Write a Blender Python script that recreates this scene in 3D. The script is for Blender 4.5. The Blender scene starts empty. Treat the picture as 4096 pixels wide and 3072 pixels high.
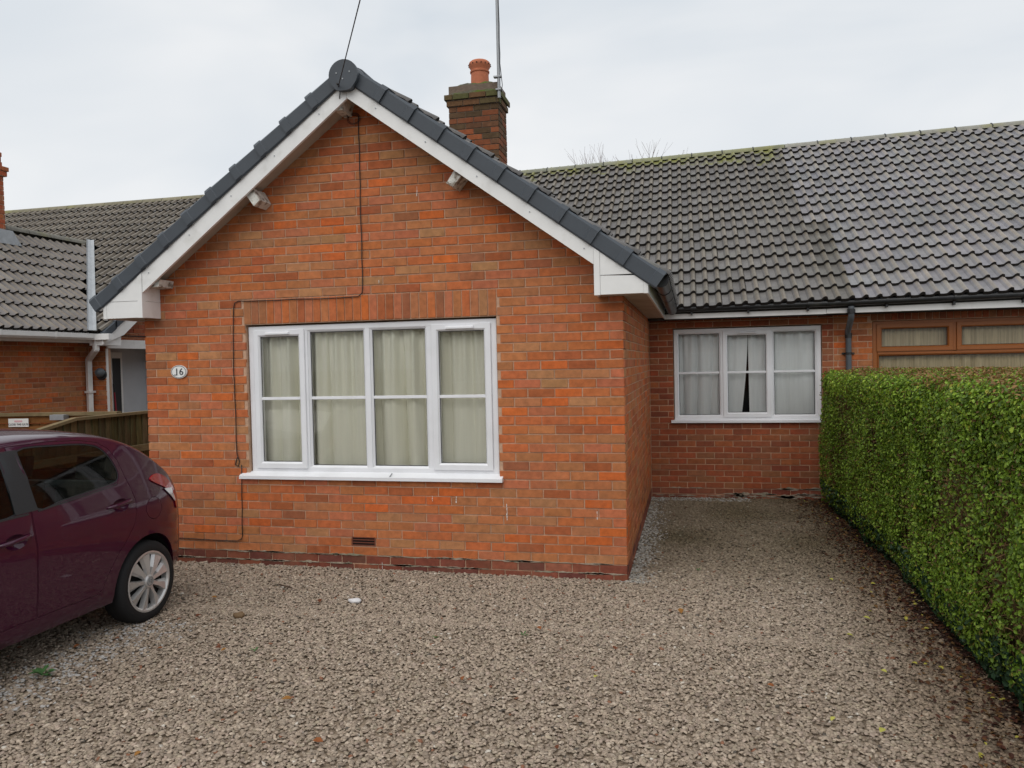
import bpy, bmesh, math, random
import numpy as np
from mathutils import Vector, Matrix
from mathutils.geometry import delaunay_2d_cdt

sc = bpy.context.scene
C = sc.collection
R = math.radians

# ------------------------------------------------------------------ camera
cam_d = bpy.data.cameras.new('camera'); cam = bpy.data.objects.new('camera', cam_d); C.objects.link(cam)
cam_d.sensor_width = 36.0; cam_d.lens = 36.0 * 3057.67 / 4096; cam_d.clip_end = 2000; cam_d.clip_start = 0.05
yaw, pitch, roll = .2303, -.0279, -.0220
f_ = Vector((-math.sin(yaw)*math.cos(pitch), math.cos(yaw)*math.cos(pitch), math.sin(pitch)))
r0 = Vector((math.cos(yaw), math.sin(yaw), 0)); u0 = r0.cross(f_)
rr = r0*math.cos(roll) + u0*math.sin(roll); uu = -r0*math.sin(roll) + u0*math.cos(roll)
CAM = Vector((.5135, -6.0999, 1.7634))
cam.matrix_world = Matrix(((rr.x, uu.x, -f_.x, CAM.x), (rr.y, uu.y, -f_.y, CAM.y), (rr.z, uu.z, -f_.z, CAM.z), (0, 0, 0, 1)))
sc.camera = cam
sc.render.resolution_x = 1024; sc.render.resolution_y = 768

# ------------------------------------------------------------------ sky (overcast) and a very soft sun
SUN_EL, SUN_AZ = R(52), R(186)          # azimuth clockwise from +Y: behind the camera
world = bpy.data.worlds.new('World'); sc.world = world; world.use_nodes = True
nt = world.node_tree; nt.nodes.clear()
N = lambda t, **k: (lambda n: ([setattr(n, a, b) for a, b in k.items()], n)[1])(nt.nodes.new(t))
out = N('ShaderNodeOutputWorld'); bg = N('ShaderNodeBackground')
sky = N('ShaderNodeTexSky', sky_type='NISHITA', sun_disc=False, sun_elevation=SUN_EL, sun_rotation=SUN_AZ)
sc_sky = N('ShaderNodeMix', data_type='RGBA', blend_type='MULTIPLY'); sc_sky.inputs[0].default_value = 1
nt.links.new(sky.outputs[0], sc_sky.inputs[6]); sc_sky.inputs[7].default_value = (.1, .1, .1, 1)
tc = N('ShaderNodeTexCoord'); mp = N('ShaderNodeMapping'); mp.inputs['Scale'].default_value = (1.0, 1.0, 2.6)
n1 = N('ShaderNodeTexNoise'); n1.inputs['Scale'].default_value = 1.9; n1.inputs['Detail'].default_value = 4; n1.inputs['Roughness'].default_value = .5; n1.inputs['Distortion'].default_value = .4
cr = N('ShaderNodeValToRGB'); cr.color_ramp.elements[0].position = .34; cr.color_ramp.elements[1].position = .66
cr.color_ramp.elements[0].color = (.70, .755, .81, 1); cr.color_ramp.elements[1].color = (.915, .925, .935, 1)
nt.links.new(tc.outputs['Generated'], mp.inputs[0]); nt.links.new(mp.outputs[0], n1.inputs['Vector']); nt.links.new(n1.outputs[0], cr.inputs[0])
mx = N('ShaderNodeMix', data_type='RGBA'); mx.inputs[0].default_value = .95
nt.links.new(sc_sky.outputs[2], mx.inputs[6]); nt.links.new(cr.outputs[0], mx.inputs[7])
nt.links.new(mx.outputs[2], bg.inputs[0]); bg.inputs[1].default_value = 1.0
nt.links.new(bg.outputs[0], out.inputs[0])

sun_d = bpy.data.lights.new('sun', 'SUN'); sun = bpy.data.objects.new('sun', sun_d); C.objects.link(sun)
sun_d.energy = 1.5; sun_d.angle = R(75); sun_d.color = (1, .955, .885)
sd = Vector((math.sin(SUN_AZ)*math.cos(SUN_EL), math.cos(SUN_AZ)*math.cos(SUN_EL), math.sin(SUN_EL)))
sun.rotation_euler = sd.to_track_quat('Z', 'Y').to_euler(); sun.location = (0, -20, 30)

vs = sc.view_settings
vs.view_transform = 'Standard'; vs.look = 'None'; vs.exposure = 0; vs.gamma = 1; vs.use_curve_mapping = False
sc.cycles.max_bounces = 8; sc.cycles.transparent_max_bounces = 12

# ------------------------------------------------------------------ helpers
rnd = random.Random(16)
rng = np.random.default_rng(16)

def tag(o, label=None, cat=None, group=None, kind=None):
    if label: o['label'] = label
    if cat: o['category'] = cat
    if group: o['group'] = group
    if kind: o['kind'] = kind
    return o

def setpar(o, p):
    if p is not None:
        o.parent = p
        o.matrix_parent_inverse = Matrix.Translation(-Vector(WLOC.get(p.name, (0, 0, 0))))
    return o
WLOC = {}

def empty(name, loc):
    o = bpy.data.objects.new(name, None); C.objects.link(o); o.location = loc; o.empty_display_size = .2
    WLOC[o.name] = tuple(loc)
    return o

class MB:
    def __init__(s): s.v = []; s.f = []; s.c = []; s.mi = []
    def add(s, verts, faces, col=None, mi=0):
        b = len(s.v); s.v.extend(verts)
        for fc in faces:
            s.f.append(tuple(b+i for i in fc)); s.c.append(col); s.mi.append(mi)
        return s
    def box(s, x0, x1, y0, y1, z0, z1, col=None, mi=0):
        if x0 > x1: x0, x1 = x1, x0
        if y0 > y1: y0, y1 = y1, y0
        if z0 > z1: z0, z1 = z1, z0
        return s.add([(x0,y0,z0),(x1,y0,z0),(x1,y1,z0),(x0,y1,z0),(x0,y0,z1),(x1,y0,z1),(x1,y1,z1),(x0,y1,z1)],
                     [(0,3,2,1),(4,5,6,7),(0,1,5,4),(1,2,6,5),(2,3,7,6),(3,0,4,7)], col, mi)
    def prism(s, poly, axis, a0, a1, col=None, mi=0):
        # poly: 2-D points in the two other axes (x,y,z order), extruded along axis
        if a0 > a1: a0, a1 = a1, a0
        def pt(p, a):
            if axis == 0: return (a, p[0], p[1])
            if axis == 1: return (p[0], a, p[1])
            return (p[0], p[1], a)
        n = len(poly)
        A = sum(poly[i][0]*poly[(i+1) % n][1]-poly[(i+1) % n][0]*poly[i][1] for i in range(n))
        if A < 0: poly = poly[::-1]
        vs_ = [pt(p, a0) for p in poly] + [pt(p, a1) for p in poly]
        fs = [tuple(range(n))[::-1], tuple(range(n, 2*n))] + [(i, (i+1) % n, n+(i+1) % n, n+i) for i in range(n)]
        if axis == 1: fs = [q[::-1] for q in fs]
        return s.add(vs_, fs, col, mi)
    def tube(s, path, r, n=8, col=None, caps=True):
        P = [Vector(p) for p in path]; rs = r if isinstance(r, (list, tuple)) else [r]*len(P)
        base = len(s.v); prev = None
        for i, p in enumerate(P):
            d = (P[min(i+1, len(P)-1)]-P[max(i-1, 0)]).normalized()
            if prev is None:
                a = Vector((0, 0, 1)) if abs(d.z) < .9 else Vector((1, 0, 0))
                e1 = d.cross(a).normalized()
            else:
                e1 = (prev - d*prev.dot(d)).normalized()
            prev = e1; e2 = d.cross(e1)
            for k in range(n):
                t = 2*math.pi*k/n
                s.v.append(tuple(p + (e1*math.cos(t)+e2*math.sin(t))*rs[i]))
        for i in range(len(P)-1):
            for k in range(n):
                a = base+i*n+k; b = base+i*n+(k+1) % n
                s.f.append((a, b, b+n, a+n)); s.c.append(col); s.mi.append(0)
        if caps:
            s.f.append(tuple(base+k for k in range(n))[::-1]); s.c.append(col); s.mi.append(0)
            s.f.append(tuple(base+(len(P)-1)*n+k for k in range(n))); s.c.append(col); s.mi.append(0)
        return s
    def lathe(s, prof, org, axis=2, n=24, col=None):
        base = len(s.v); m = len(prof)
        for k in range(n):
            t = 2*math.pi*k/n
            for r, h in prof:
                a, b = r*math.cos(t), r*math.sin(t)
                if axis == 2: p = (org[0]+a, org[1]+b, org[2]+h)
                elif axis == 0: p = (org[0]+h, org[1]+a, org[2]+b)
                else: p = (org[0]+b, org[1]+h, org[2]+a)
                s.v.append(p)
        for k in range(n):
            for j in range(m-1):
                a = base+k*m+j; b = base+((k+1) % n)*m+j
                s.f.append((a, b, b+1, a+1)); s.c.append(col); s.mi.append(0)
        return s
    def mesh(s, name, material, smooth=False, angle=None):
        me = bpy.data.meshes.new(name); me.from_pydata(s.v, [], s.f)
        for m_ in (material if isinstance(material, (list, tuple)) else [material]): me.materials.append(m_)
        if any(c is not None for c in s.c):
            at = me.attributes.new('Col', 'FLOAT_COLOR', 'FACE')
            arr = np.ones((len(s.f), 4), np.float32)
            for i, c in enumerate(s.c):
                if c is not None: arr[i, :3] = c
            at.data.foreach_set('color', arr.ravel())
        if any(s.mi): me.polygons.foreach_set('material_index', s.mi)
        if smooth:
            me.polygons.foreach_set('use_smooth', [True]*len(me.polygons))
            if angle: me.set_sharp_from_angle(angle=R(angle))
        me.update()
        return me
    def build(s, name, material, parent=None, smooth=False, angle=None, kind=None):
        o = bpy.data.objects.new(name, s.mesh(name, material, smooth, angle)); C.objects.link(o); setpar(o, parent)
        if kind: o['kind'] = kind
        return o

def instance(name, me, parent, mtx, color=None):
    o = bpy.data.objects.new(name, me); C.objects.link(o); setpar(o, parent); o.matrix_basis = mtx
    if color is not None: o.color = (*color, 0) if len(color) == 3 else color
    return o

def raw_mesh(name, V, F, material, cols=None, smooth=False):
    """numpy verts (n,3), faces (m,k) with one k; cols per face"""
    me = bpy.data.meshes.new(name); n, (m, k) = len(V), F.shape
    me.vertices.add(n); me.vertices.foreach_set('co', np.asarray(V, np.float32).ravel())
    me.loops.add(m*k); me.loops.foreach_set('vertex_index', F.astype(np.int32).ravel())
    me.polygons.add(m); me.polygons.foreach_set('loop_start', np.arange(0, m*k, k, dtype=np.int32))
    me.update(calc_edges=True)
    me.materials.append(material)
    if cols is not None:
        at = me.attributes.new('Col', 'FLOAT_COLOR', 'FACE')
        a = np.ones((m, 4), np.float32); a[:, :3] = cols; at.data.foreach_set('color', a.ravel())
    if smooth: me.polygons.foreach_set('use_smooth', [True]*m)
    return me

# ------------------------------------------------------------------ materials
def mat(name, col=(.5, .5, .5), rough=.6, spec=.5, noise=0, nscale=8, bump=0, bscale=60, metal=0, attr=False, objcol=False,
        tint=None, tscale=2.0, tamt=.5, tlo=.5, thi=.7, trans=0, coat=0, rand=0, stretch=None):
    m = bpy.data.materials.new(name); m.use_nodes = True; t = m.node_tree; b = t.nodes['Principled BSDF']
    L = t.links.new
    b.inputs['Roughness'].default_value = rough; b.inputs['Metallic'].default_value = metal
    b.inputs['Specular IOR Level'].default_value = spec
    if coat: b.inputs['Coat Weight'].default_value = coat; b.inputs['Coat Roughness'].default_value = .012
    cs = t.nodes.new('ShaderNodeRGB'); cs.outputs[0].default_value = (*col, 1); cur = cs.outputs[0]
    def mul(a, bsock, blend='MULTIPLY', fac=1.0):
        x = t.nodes.new('ShaderNodeMix'); x.data_type = 'RGBA'; x.blend_type = blend
        if isinstance(fac, float): x.inputs[0].default_value = fac
        else: L(fac, x.inputs[0])
        L(a, x.inputs[6])
        if isinstance(bsock, tuple): x.inputs[7].default_value = (*bsock, 1)
        else: L(bsock, x.inputs[7])
        return x.outputs[2]
    if attr:
        an = t.nodes.new('ShaderNodeAttribute'); an.attribute_name = 'Col'; cur = mul(cur, an.outputs['Color'])
    if objcol or rand:
        oi = t.nodes.new('ShaderNodeObjectInfo')
        if objcol: cur = mul(cur, oi.outputs['Color'])
    geo = t.nodes.new('ShaderNodeNewGeometry'); vec = geo.outputs['Position']
    if stretch:
        mpn = t.nodes.new('ShaderNodeMapping'); mpn.inputs['Scale'].default_value = stretch; L(vec, mpn.inputs[0]); vec = mpn.outputs[0]
    if noise:
        nz = t.nodes.new('ShaderNodeTexNoise'); nz.inputs['Scale'].default_value = nscale; nz.inputs['Detail'].default_value = 6
        nz.inputs['Roughness'].default_value = .65; L(vec, nz.inputs['Vector'])
        mr = t.nodes.new('ShaderNodeMapRange'); mr.inputs[1].default_value = .25; mr.inputs[2].default_value = .75
        mr.inputs[3].default_value = 1-noise; mr.inputs[4].default_value = 1+noise; L(nz.outputs[0], mr.inputs[0])
        cur = mul(cur, mr.outputs[0])
    if tint:
        nz2 = t.nodes.new('ShaderNodeTexNoise'); nz2.inputs['Scale'].default_value = tscale; nz2.inputs['Detail'].default_value = 5; L(vec, nz2.inputs['Vector'])
        mr2 = t.nodes.new('ShaderNodeMapRange'); mr2.inputs[1].default_value = tlo; mr2.inputs[2].default_value = thi; mr2.inputs[4].default_value = tamt
        L(nz2.outputs[0], mr2.inputs[0]); cur = mul(cur, tint, 'MIX', mr2.outputs[0])
    L(cur, b.inputs['Base Color'])
    if bump:
        nb = t.nodes.new('ShaderNodeTexNoise'); nb.inputs['Scale'].default_value = bscale; nb.inputs['Detail'].default_value = 5; L(geo.outputs['Position'], nb.inputs['Vector'])
        bn = t.nodes.new('ShaderNodeBump'); bn.inputs['Strength'].default_value = bump; bn.inputs['Distance'].default_value = .01
        L(nb.outputs[0], bn.inputs['Height']); L(bn.outputs[0], b.inputs['Normal'])
    if trans:
        tr = t.nodes.new('ShaderNodeBsdfTranslucent'); L(cur, tr.inputs[0]); ms = t.nodes.new('ShaderNodeMixShader'); ms.inputs[0].default_value = trans
        L(b.outputs[0], ms.inputs[1]); L(tr.outputs[0], ms.inputs[2]); L(ms.outputs[0], t.nodes['Material Output'].inputs[0])
    return m

def glass(name, tint=(.985, .993, .988), refl=1.0):
    m = bpy.data.materials.new(name); m.use_nodes = True; t = m.node_tree; t.nodes.remove(t.nodes['Principled BSDF'])
    tr = t.nodes.new('ShaderNodeBsdfTransparent'); tr.inputs[0].default_value = (*tint, 1)
    gl = t.nodes.new('ShaderNodeBsdfGlossy'); gl.inputs['Roughness'].default_value = .015; gl.inputs[0].default_value = (refl, refl, refl, 1)
    fr = t.nodes.new('ShaderNodeFresnel'); fr.inputs[0].default_value = 1.36
    ms = t.nodes.new('ShaderNodeMixShader'); t.links.new(fr.outputs[0], ms.inputs[0]); t.links.new(tr.outputs[0], ms.inputs[1]); t.links.new(gl.outputs[0], ms.inputs[2])
    t.links.new(ms.outputs[0], t.nodes['Material Output'].inputs[0])
    return m

M = {}
M['brick'] = mat('brick', (1, 1, 1), .85, .25, .30, 17, .35, 150, attr=True, objcol=True, tint=(.27, .17, .10), tscale=3.2, tamt=.30, tlo=.50, thi=.80)
M['mortar'] = mat('mortar', (.54, .345, .235), .95, .2, .22, 30, .5, 120, tint=(.36, .26, .18), tscale=2.5, tamt=.5)
M['mortar_old'] = mat('mortar_old', (.17, .13, .10), .95, .2, .25, 20, .5, 90)
M['upvc'] = mat('upvc', (.80, .81, .84), .32, .5, .03, 3, tint=(.62, .63, .64), tscale=4, tamt=.25)
M['white_paint'] = mat('white_paint', (.80, .80, .79), .45, .4, .04, 6, tint=(.55, .54, .50), tscale=7, tamt=.5, tlo=.58, thi=.78)
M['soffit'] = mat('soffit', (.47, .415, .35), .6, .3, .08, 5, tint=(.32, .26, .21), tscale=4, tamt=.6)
M['old_paint'] = mat('old_paint', (.66, .65, .60), .7, .3, .25, 22, .8, 60, tint=(.22, .18, .14), tscale=16, tamt=.9, tlo=.5, thi=.6)
M['tile'] = mat('tile', (.172, .160, .152), .42, .35, .22, 9, .35, 140, attr=True, objcol=True, tint=(.24, .235, .20), tscale=5, tamt=.35)
def add_moss(m):
    # yellow-green lichen in patches on tiles whose object colour has alpha 1
    t = m.node_tree; L = t.links.new; b_ = t.nodes['Principled BSDF']; src = b_.inputs['Base Color'].links[0].from_socket
    oi = t.nodes.new('ShaderNodeObjectInfo'); g = t.nodes.new('ShaderNodeNewGeometry'); nz = t.nodes.new('ShaderNodeTexNoise'); nz.inputs['Scale'].default_value = 3.2; nz.inputs['Detail'].default_value = 7; nz.inputs['Roughness'].default_value = .7
    L(g.outputs['Position'], nz.inputs['Vector']); sx_ = t.nodes.new('ShaderNodeSeparateXYZ'); L(g.outputs['Position'], sx_.inputs[0])
    hz = t.nodes.new('ShaderNodeMapRange'); hz.inputs[1].default_value = 4.55; hz.inputs[2].default_value = 5.25; hz.inputs[3].default_value = -.22; hz.inputs[4].default_value = .24; L(sx_.outputs['Z'], hz.inputs[0])
    ad = t.nodes.new('ShaderNodeMath'); ad.operation = 'ADD'; L(nz.outputs[0], ad.inputs[0]); L(hz.outputs[0], ad.inputs[1])
    mr = t.nodes.new('ShaderNodeMapRange'); mr.inputs[1].default_value = .56; mr.inputs[2].default_value = .70; mr.inputs[4].default_value = .85; L(ad.outputs[0], mr.inputs[0])
    mu = t.nodes.new('ShaderNodeMath'); mu.operation = 'MULTIPLY'; L(mr.outputs[0], mu.inputs[0]); L(oi.outputs['Alpha'], mu.inputs[1])
    x = t.nodes.new('ShaderNodeMix'); x.data_type = 'RGBA'; L(mu.outputs[0], x.inputs[0]); L(src, x.inputs[6]); x.inputs[7].default_value = (.21, .215, .045, 1); L(x.outputs[2], b_.inputs['Base Color'])
add_moss(M['tile'])
M['tile_edge_shade'] = mat('tile_edge_shade', (.03, .027, .025), .9, .1)  # nose faces painted near black as the shadow line below each tile
M['slab'] = mat('slab', (.03, .03, .03), .9)
M['verge'] = mat('verge', (.052, .062, .075), .5, .4, .12, 4, .15, 200)
M['ridge'] = mat('ridge', (.24, .235, .205), .8, .3, .25, 12, .4, 90, objcol=True, tint=(.24, .23, .08), tscale=3, tamt=.6)
M['black_plastic'] = mat('black_plastic', (.016, .017, .019), .38, .5, .2, 12, tint=(.05, .05, .045), tscale=10, tamt=.6)
M['grey_pipe'] = mat('grey_pipe', (.10, .115, .13), .45, .5, .15, 10)
M['lead'] = mat('lead', (.36, .38, .40), .5, .4, .18, 9, .2, 30)
M['terracotta'] = mat('terracotta', (.46, .15, .075), .7, .3, .15, 14, .2, 60)
M['flaunch'] = mat('flaunch', (.11, .10, .075), .95, .2, .3, 22, .9, 60, tint=(.085, .125, .022), tscale=7, tamt=.95, tlo=.42, thi=.58)
M['glass'] = glass('glass')
M['car_glass'] = glass('car_glass', (.42, .46, .45))
M['dark_room'] = mat('dark_room', (.02, .02, .02), .9)
M['curtain'] = mat('curtain', (.88, .865, .735), .95, .0, .05, 30, trans=.12, stretch=(1, 1, .06))
M['net'] = mat('net', (.84, .86, .86), .95, .0, .07, 25, trans=.12, stretch=(1, 1, .06))
M['brown_curtain'] = mat('brown_curtain', (.56, .47, .31), .9, .1, .35, 45, trans=.12, stretch=(1, 1, .03))
M['brown_upvc'] = mat('brown_upvc', (.33, .105, .022), .4, .45, .2, 25, stretch=(1, 1, 8))
M['cable'] = mat('cable', (.018, .013, .012), .6)
M['steel'] = mat('steel', (.30, .31, .32), .45, .5, .1, 20, metal=.5)
M['plaque'] = mat('plaque', (.82, .82, .80), .3)
M['ink'] = mat('ink', (.02, .02, .03), .5)
M['pink_ink'] = mat('pink_ink', (.72, .42, .46), .6)
M['vent'] = mat('vent', (.17, .052, .03), .75, .3, .2, 40)
M['void'] = mat('void', (.006, .005, .005), 1)
M['fence'] = mat('fence', (.135, .098, .052), .9, .15, .4, 6, .6, 40, objcol=True, tint=(.10, .11, .055), tscale=5, tamt=.7, stretch=(6, 6, .9))
M['fence_light'] = mat('fence_light', (.21, .155, .085), .9, .15, .3, 8, .5, 40, tint=(.14, .13, .07), tscale=4, tamt=.6)
M['gate_wood'] = mat('gate_wood', (.21, .088, .028), .85, .2, .3, 8, .4, 40, objcol=True, stretch=(1, 1, 6))
M['galv'] = mat('galv', (.42, .45, .48), .4, .5, .1, 30, metal=.6)
M['render'] = mat('render', (.55, .57, .60), .85, .2, .06, 4)
M['red_plastic'] = mat('red_plastic', (.30, .012, .03), .4)
M['attr'] = mat('attr_leaf', (1, 1, 1), .5, .35, .10, 60, attr=True, trans=.28)
M['litter'] = mat('litter', (1, 1, 1), .8, .2, .15, 50, attr=True)
M['gravel'] = mat('gravel', (1, 1, 1), .8, .28, .14, 160, .4, 300, attr=True)
M['bark'] = mat('bark', (.09, .06, .042), .9, .2, .3, 20, .5, 40)
M['twig'] = mat('twig', (.30, .25, .24), .9, .2)
M['paint'] = mat('car_paint', (.042, .0022, .021), .36, .2, .05, 40, coat=.85)
M['tyre'] = mat('tyre', (.014, .014, .015), .75, .3, .15, 60)
M['hub'] = mat('hub', (.56, .55, .545), .28, .5, .04, 30, metal=.5)
M['red_lens'] = mat('red_lens', (.33, .006, .012), .12, .6, coat=.6)
M['clear_lens'] = mat('clear_lens', (.70, .72, .74), .15, .6, .12, 60, coat=.6)
M['trim'] = mat('trim', (.022, .024, .027), .5, .4, .1, 40)
M['seat'] = mat('seat', (.035, .04, .043), .85, .2, .15, 60)
M['weed'] = mat('weed', (.075, .17, .055), .6, .3, .2, 40, trans=.2)
M['flint'] = mat('flint', (.66, .65, .66), .5, .3, .1, 30)

# ------------------------------------------------------------------ ground
def ground_mat():
    m = bpy.data.materials.new('ground_sheet'); m.use_nodes = True; t = m.node_tree; b = t.nodes['Principled BSDF']; L = t.links.new
    b.inputs['Roughness'].default_value = .95; b.inputs['Specular IOR Level'].default_value = .15
    g = t.nodes.new('ShaderNodeNewGeometry')
    nz = t.nodes.new('ShaderNodeTexNoise'); nz.inputs['Scale'].default_value = .35; nz.inputs['Detail'].default_value = 8; L(g.outputs[0], nz.inputs['Vector'])
    rp = t.nodes.new('ShaderNodeValToRGB'); rp.color_ramp.elements[0].color = (.09, .085, .075, 1); rp.color_ramp.elements[1].color = (.17, .155, .135, 1)
    L(nz.outputs[0], rp.inputs[0]); L(rp.outputs[0], b.inputs['Base Color'])
    return m
tag(MB().add([(-300, -300, -.04), (300, -300, -.04), (300, 300, -.04), (-300, 300, -.04)], [(0, 1, 2, 3)]).build('ground', ground_mat()), kind='structure')

def bed_mat():
    m = bpy.data.materials.new('gravel_bed'); m.use_nodes = True; t = m.node_tree; b = t.nodes['Principled BSDF']; L = t.links.new
    b.inputs['Roughness'].default_value = .9; b.inputs['Specular IOR Level'].default_value = .2
    g = t.nodes.new('ShaderNodeNewGeometry')
    vo = t.nodes.new('ShaderNodeTexVoronoi'); vo.inputs['Scale'].default_value = 48; L(g.outputs[0], vo.inputs['Vector'])
    rp = t.nodes.new('ShaderNodeValToRGB'); e = rp.color_ramp.elements
    e[0].color = (.19, .145, .105, 1); e[1].color = (.34, .265, .195, 1)
    sep = t.nodes.new('ShaderNodeSeparateColor'); L(vo.outputs['Color'], sep.inputs[0]); L(sep.outputs[0], rp.inputs[0]); L(rp.outputs[0], b.inputs['Base Color'])
    bn = t.nodes.new('ShaderNodeBump'); bn.inputs['Strength'].default_value = .8; bn.inputs['Distance'].default_value = .015; bn.invert = True
    L(vo.outputs['Distance'], bn.inputs['Height']); L(bn.outputs[0], b.inputs['Normal'])
    return m
tag(MB().add([(-6.6, -7.5, -.006), (2.6, -7.5, -.006), (2.6, 3.9, -.006), (-6.6, 3.9, -.006)], [(0, 1, 2, 3)]).build('driveway', bed_mat()), kind='structure')
# ------------------------------------------------------------------ brickwork
PAL = [((.47, .142, .053), 6), ((.445, .165, .070), 6), ((.405, .165, .077), 3.4), ((.42, .198, .098), 1.5), ((.37, .108, .045), 2.2), ((.53, .132, .036), 1.6), ((.33, .120, .060), 1.0), ((.455, .150, .076), 4)]
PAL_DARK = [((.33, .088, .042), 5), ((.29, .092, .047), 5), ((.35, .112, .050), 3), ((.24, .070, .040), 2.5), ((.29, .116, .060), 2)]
PAL_ENG = [((.21, .064, .044), 4), ((.24, .078, .050), 3), ((.29, .11, .068), 2), ((.15, .052, .042), 2)]
PAL_CHIM = [((.19, .064, .030), 4), ((.125, .058, .032), 4), ((.085, .052, .029), 4), ((.24, .076, .032), 2)]
def pick(pal, r=rnd):
    t = r.random()*sum(w for _, w in pal)
    for c, w in pal:
        t -= w
        if t <= 0: break
    k = r.uniform(.91, 1.09)
    return tuple(max(.01, x*k*r.uniform(.96, 1.04)*m_) for x, m_ in zip(c, (1.03, .995, .90)))

def clip_poly(poly, fn):
    """keep the part of a convex polygon where fn(p) <= 0 (fn linear)"""
    o = []
    for i in range(len(poly)):
        a, b = poly[i], poly[(i+1) % len(poly)]; fa, fb = fn(a), fn(b)
        if fa <= 0: o.append(a)
        if (fa < 0 < fb) or (fb < 0 < fa):
            t = fa/(fa-fb); o.append((a[0]+(b[0]-a[0])*t, a[1]+(b[1]-a[1])*t))
    return o

def layout(u0, u1, k0, k1, holes=(), clips=(), phase=0.0, flip=0, pal=PAL, low=None):
    """running bond: list of (polygon, is_full_stretcher, colour)"""
    out_ = []
    for k in range(k0, k1):
        za, zb = .05+.075*k+.005, .05+.075*k+.070
        off = phase + (.1125 if (k+flip) % 2 else 0)
        i0 = math.floor((u0-off)/.225)-1; i1 = math.ceil((u1-off)/.225)+1
        for i in range(i0, i1):
            segs = [(max(off+i*.225, u0), min(off+(i+1)*.225, u1))]
            for (hx0, hx1, hz0, hz1) in holes:
                if za < hz1-.02 and zb > hz0+.02:
                    ns = []
                    for a, b in segs:
                        if b <= hx0 or a >= hx1: ns.append((a, b)); continue
                        if a < hx0: ns.append((a, hx0))
                        if b > hx1: ns.append((hx1, b))
                    segs = ns
            for a, b in segs:
                if b-a < .035: continue
                full = abs((b-a)-.225) < 1e-4
                a_, b_ = a+.0045, b-.0045
                j = lambda s=.0018: rnd.uniform(-s, s)
                poly = [(a_+j(), za+j()), (b_+j(), za+j()), (b_+j(), zb+j()), (a_+j(), zb+j())]
                n0 = len(poly); clipped = False
                for fn in clips:
                    if poly:
                        q = clip_poly(poly, fn)
                        if len(q) != len(poly) or any(x != y for x, y in zip(q, poly)): clipped = True
                        poly = q
                if len(poly) < 3: continue
                col = pick(low if (low and k <= 0) else pal)
                out_.append((poly, full and not clipped, col, ((a+b)/2, (za+zb)/2)))
    return out_

def put_brick(mb, poly, col, mp_, depth=.022):
    d = rnd.uniform(-.0022, .0018); n = len(poly); cx = sum(p[0] for p in poly)/n; cz = sum(p[1] for p in poly)/n
    ch = .003
    def inn(p):
        l = math.hypot(cx-p[0], cz-p[1]) or 1; return (p[0]+(cx-p[0])/l*ch*1.2, p[1]+(cz-p[1])/l*ch*1.2)
    vs_ = [mp_(*inn(p), d) for p in poly] + [mp_(p[0], p[1], d+ch) for p in poly] + [mp_(p[0], p[1], depth) for p in poly]
    fs = [tuple(range(n))]
    for i in range(n):
        k = (i+1) % n
        fs += [(i, n+i, n+k, k), (n+i, 2*n+i, 2*n+k, n+k)]
    mb.add(vs_, fs, col)

def brick_mesh(name):
    mb = MB(); put_brick(mb, [(-.108, -.0325), (.108, -.0325), (.108, .0325), (-.108, .0325)], (1, 1, 1), lambda u, z, d: (u, d, z))
    return mb.mesh(name, M['brick'])
BRICK = brick_mesh('brick')

# ------------------------------------------------------------------ windows
def ring(mb, x0, x1, z0, z1, w, y0, y1, bead=.012):
    prof = [(0, y1), (0, y0+.003), (.003, y0), (w-bead, y0), (w, y0+bead), (w, y1)]
    base = len(mb.v)
    for (sx, sz, cx, cz) in ((1, 1, x0, z0), (-1, 1, x1, z0), (-1, -1, x1, z1), (1, -1, x0, z1)):
        for o, y in prof: mb.v.append((cx+sx*o, y, cz+sz*o))
    m = len(prof)
    for c in range(4):
        for j in range(m-1):
            a = base+c*m+j; b = base+((c+1) % 4)*m+j
            mb.f.append((a, b, b+1, a+1)); mb.c.append(None); mb.mi.append(0)

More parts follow.
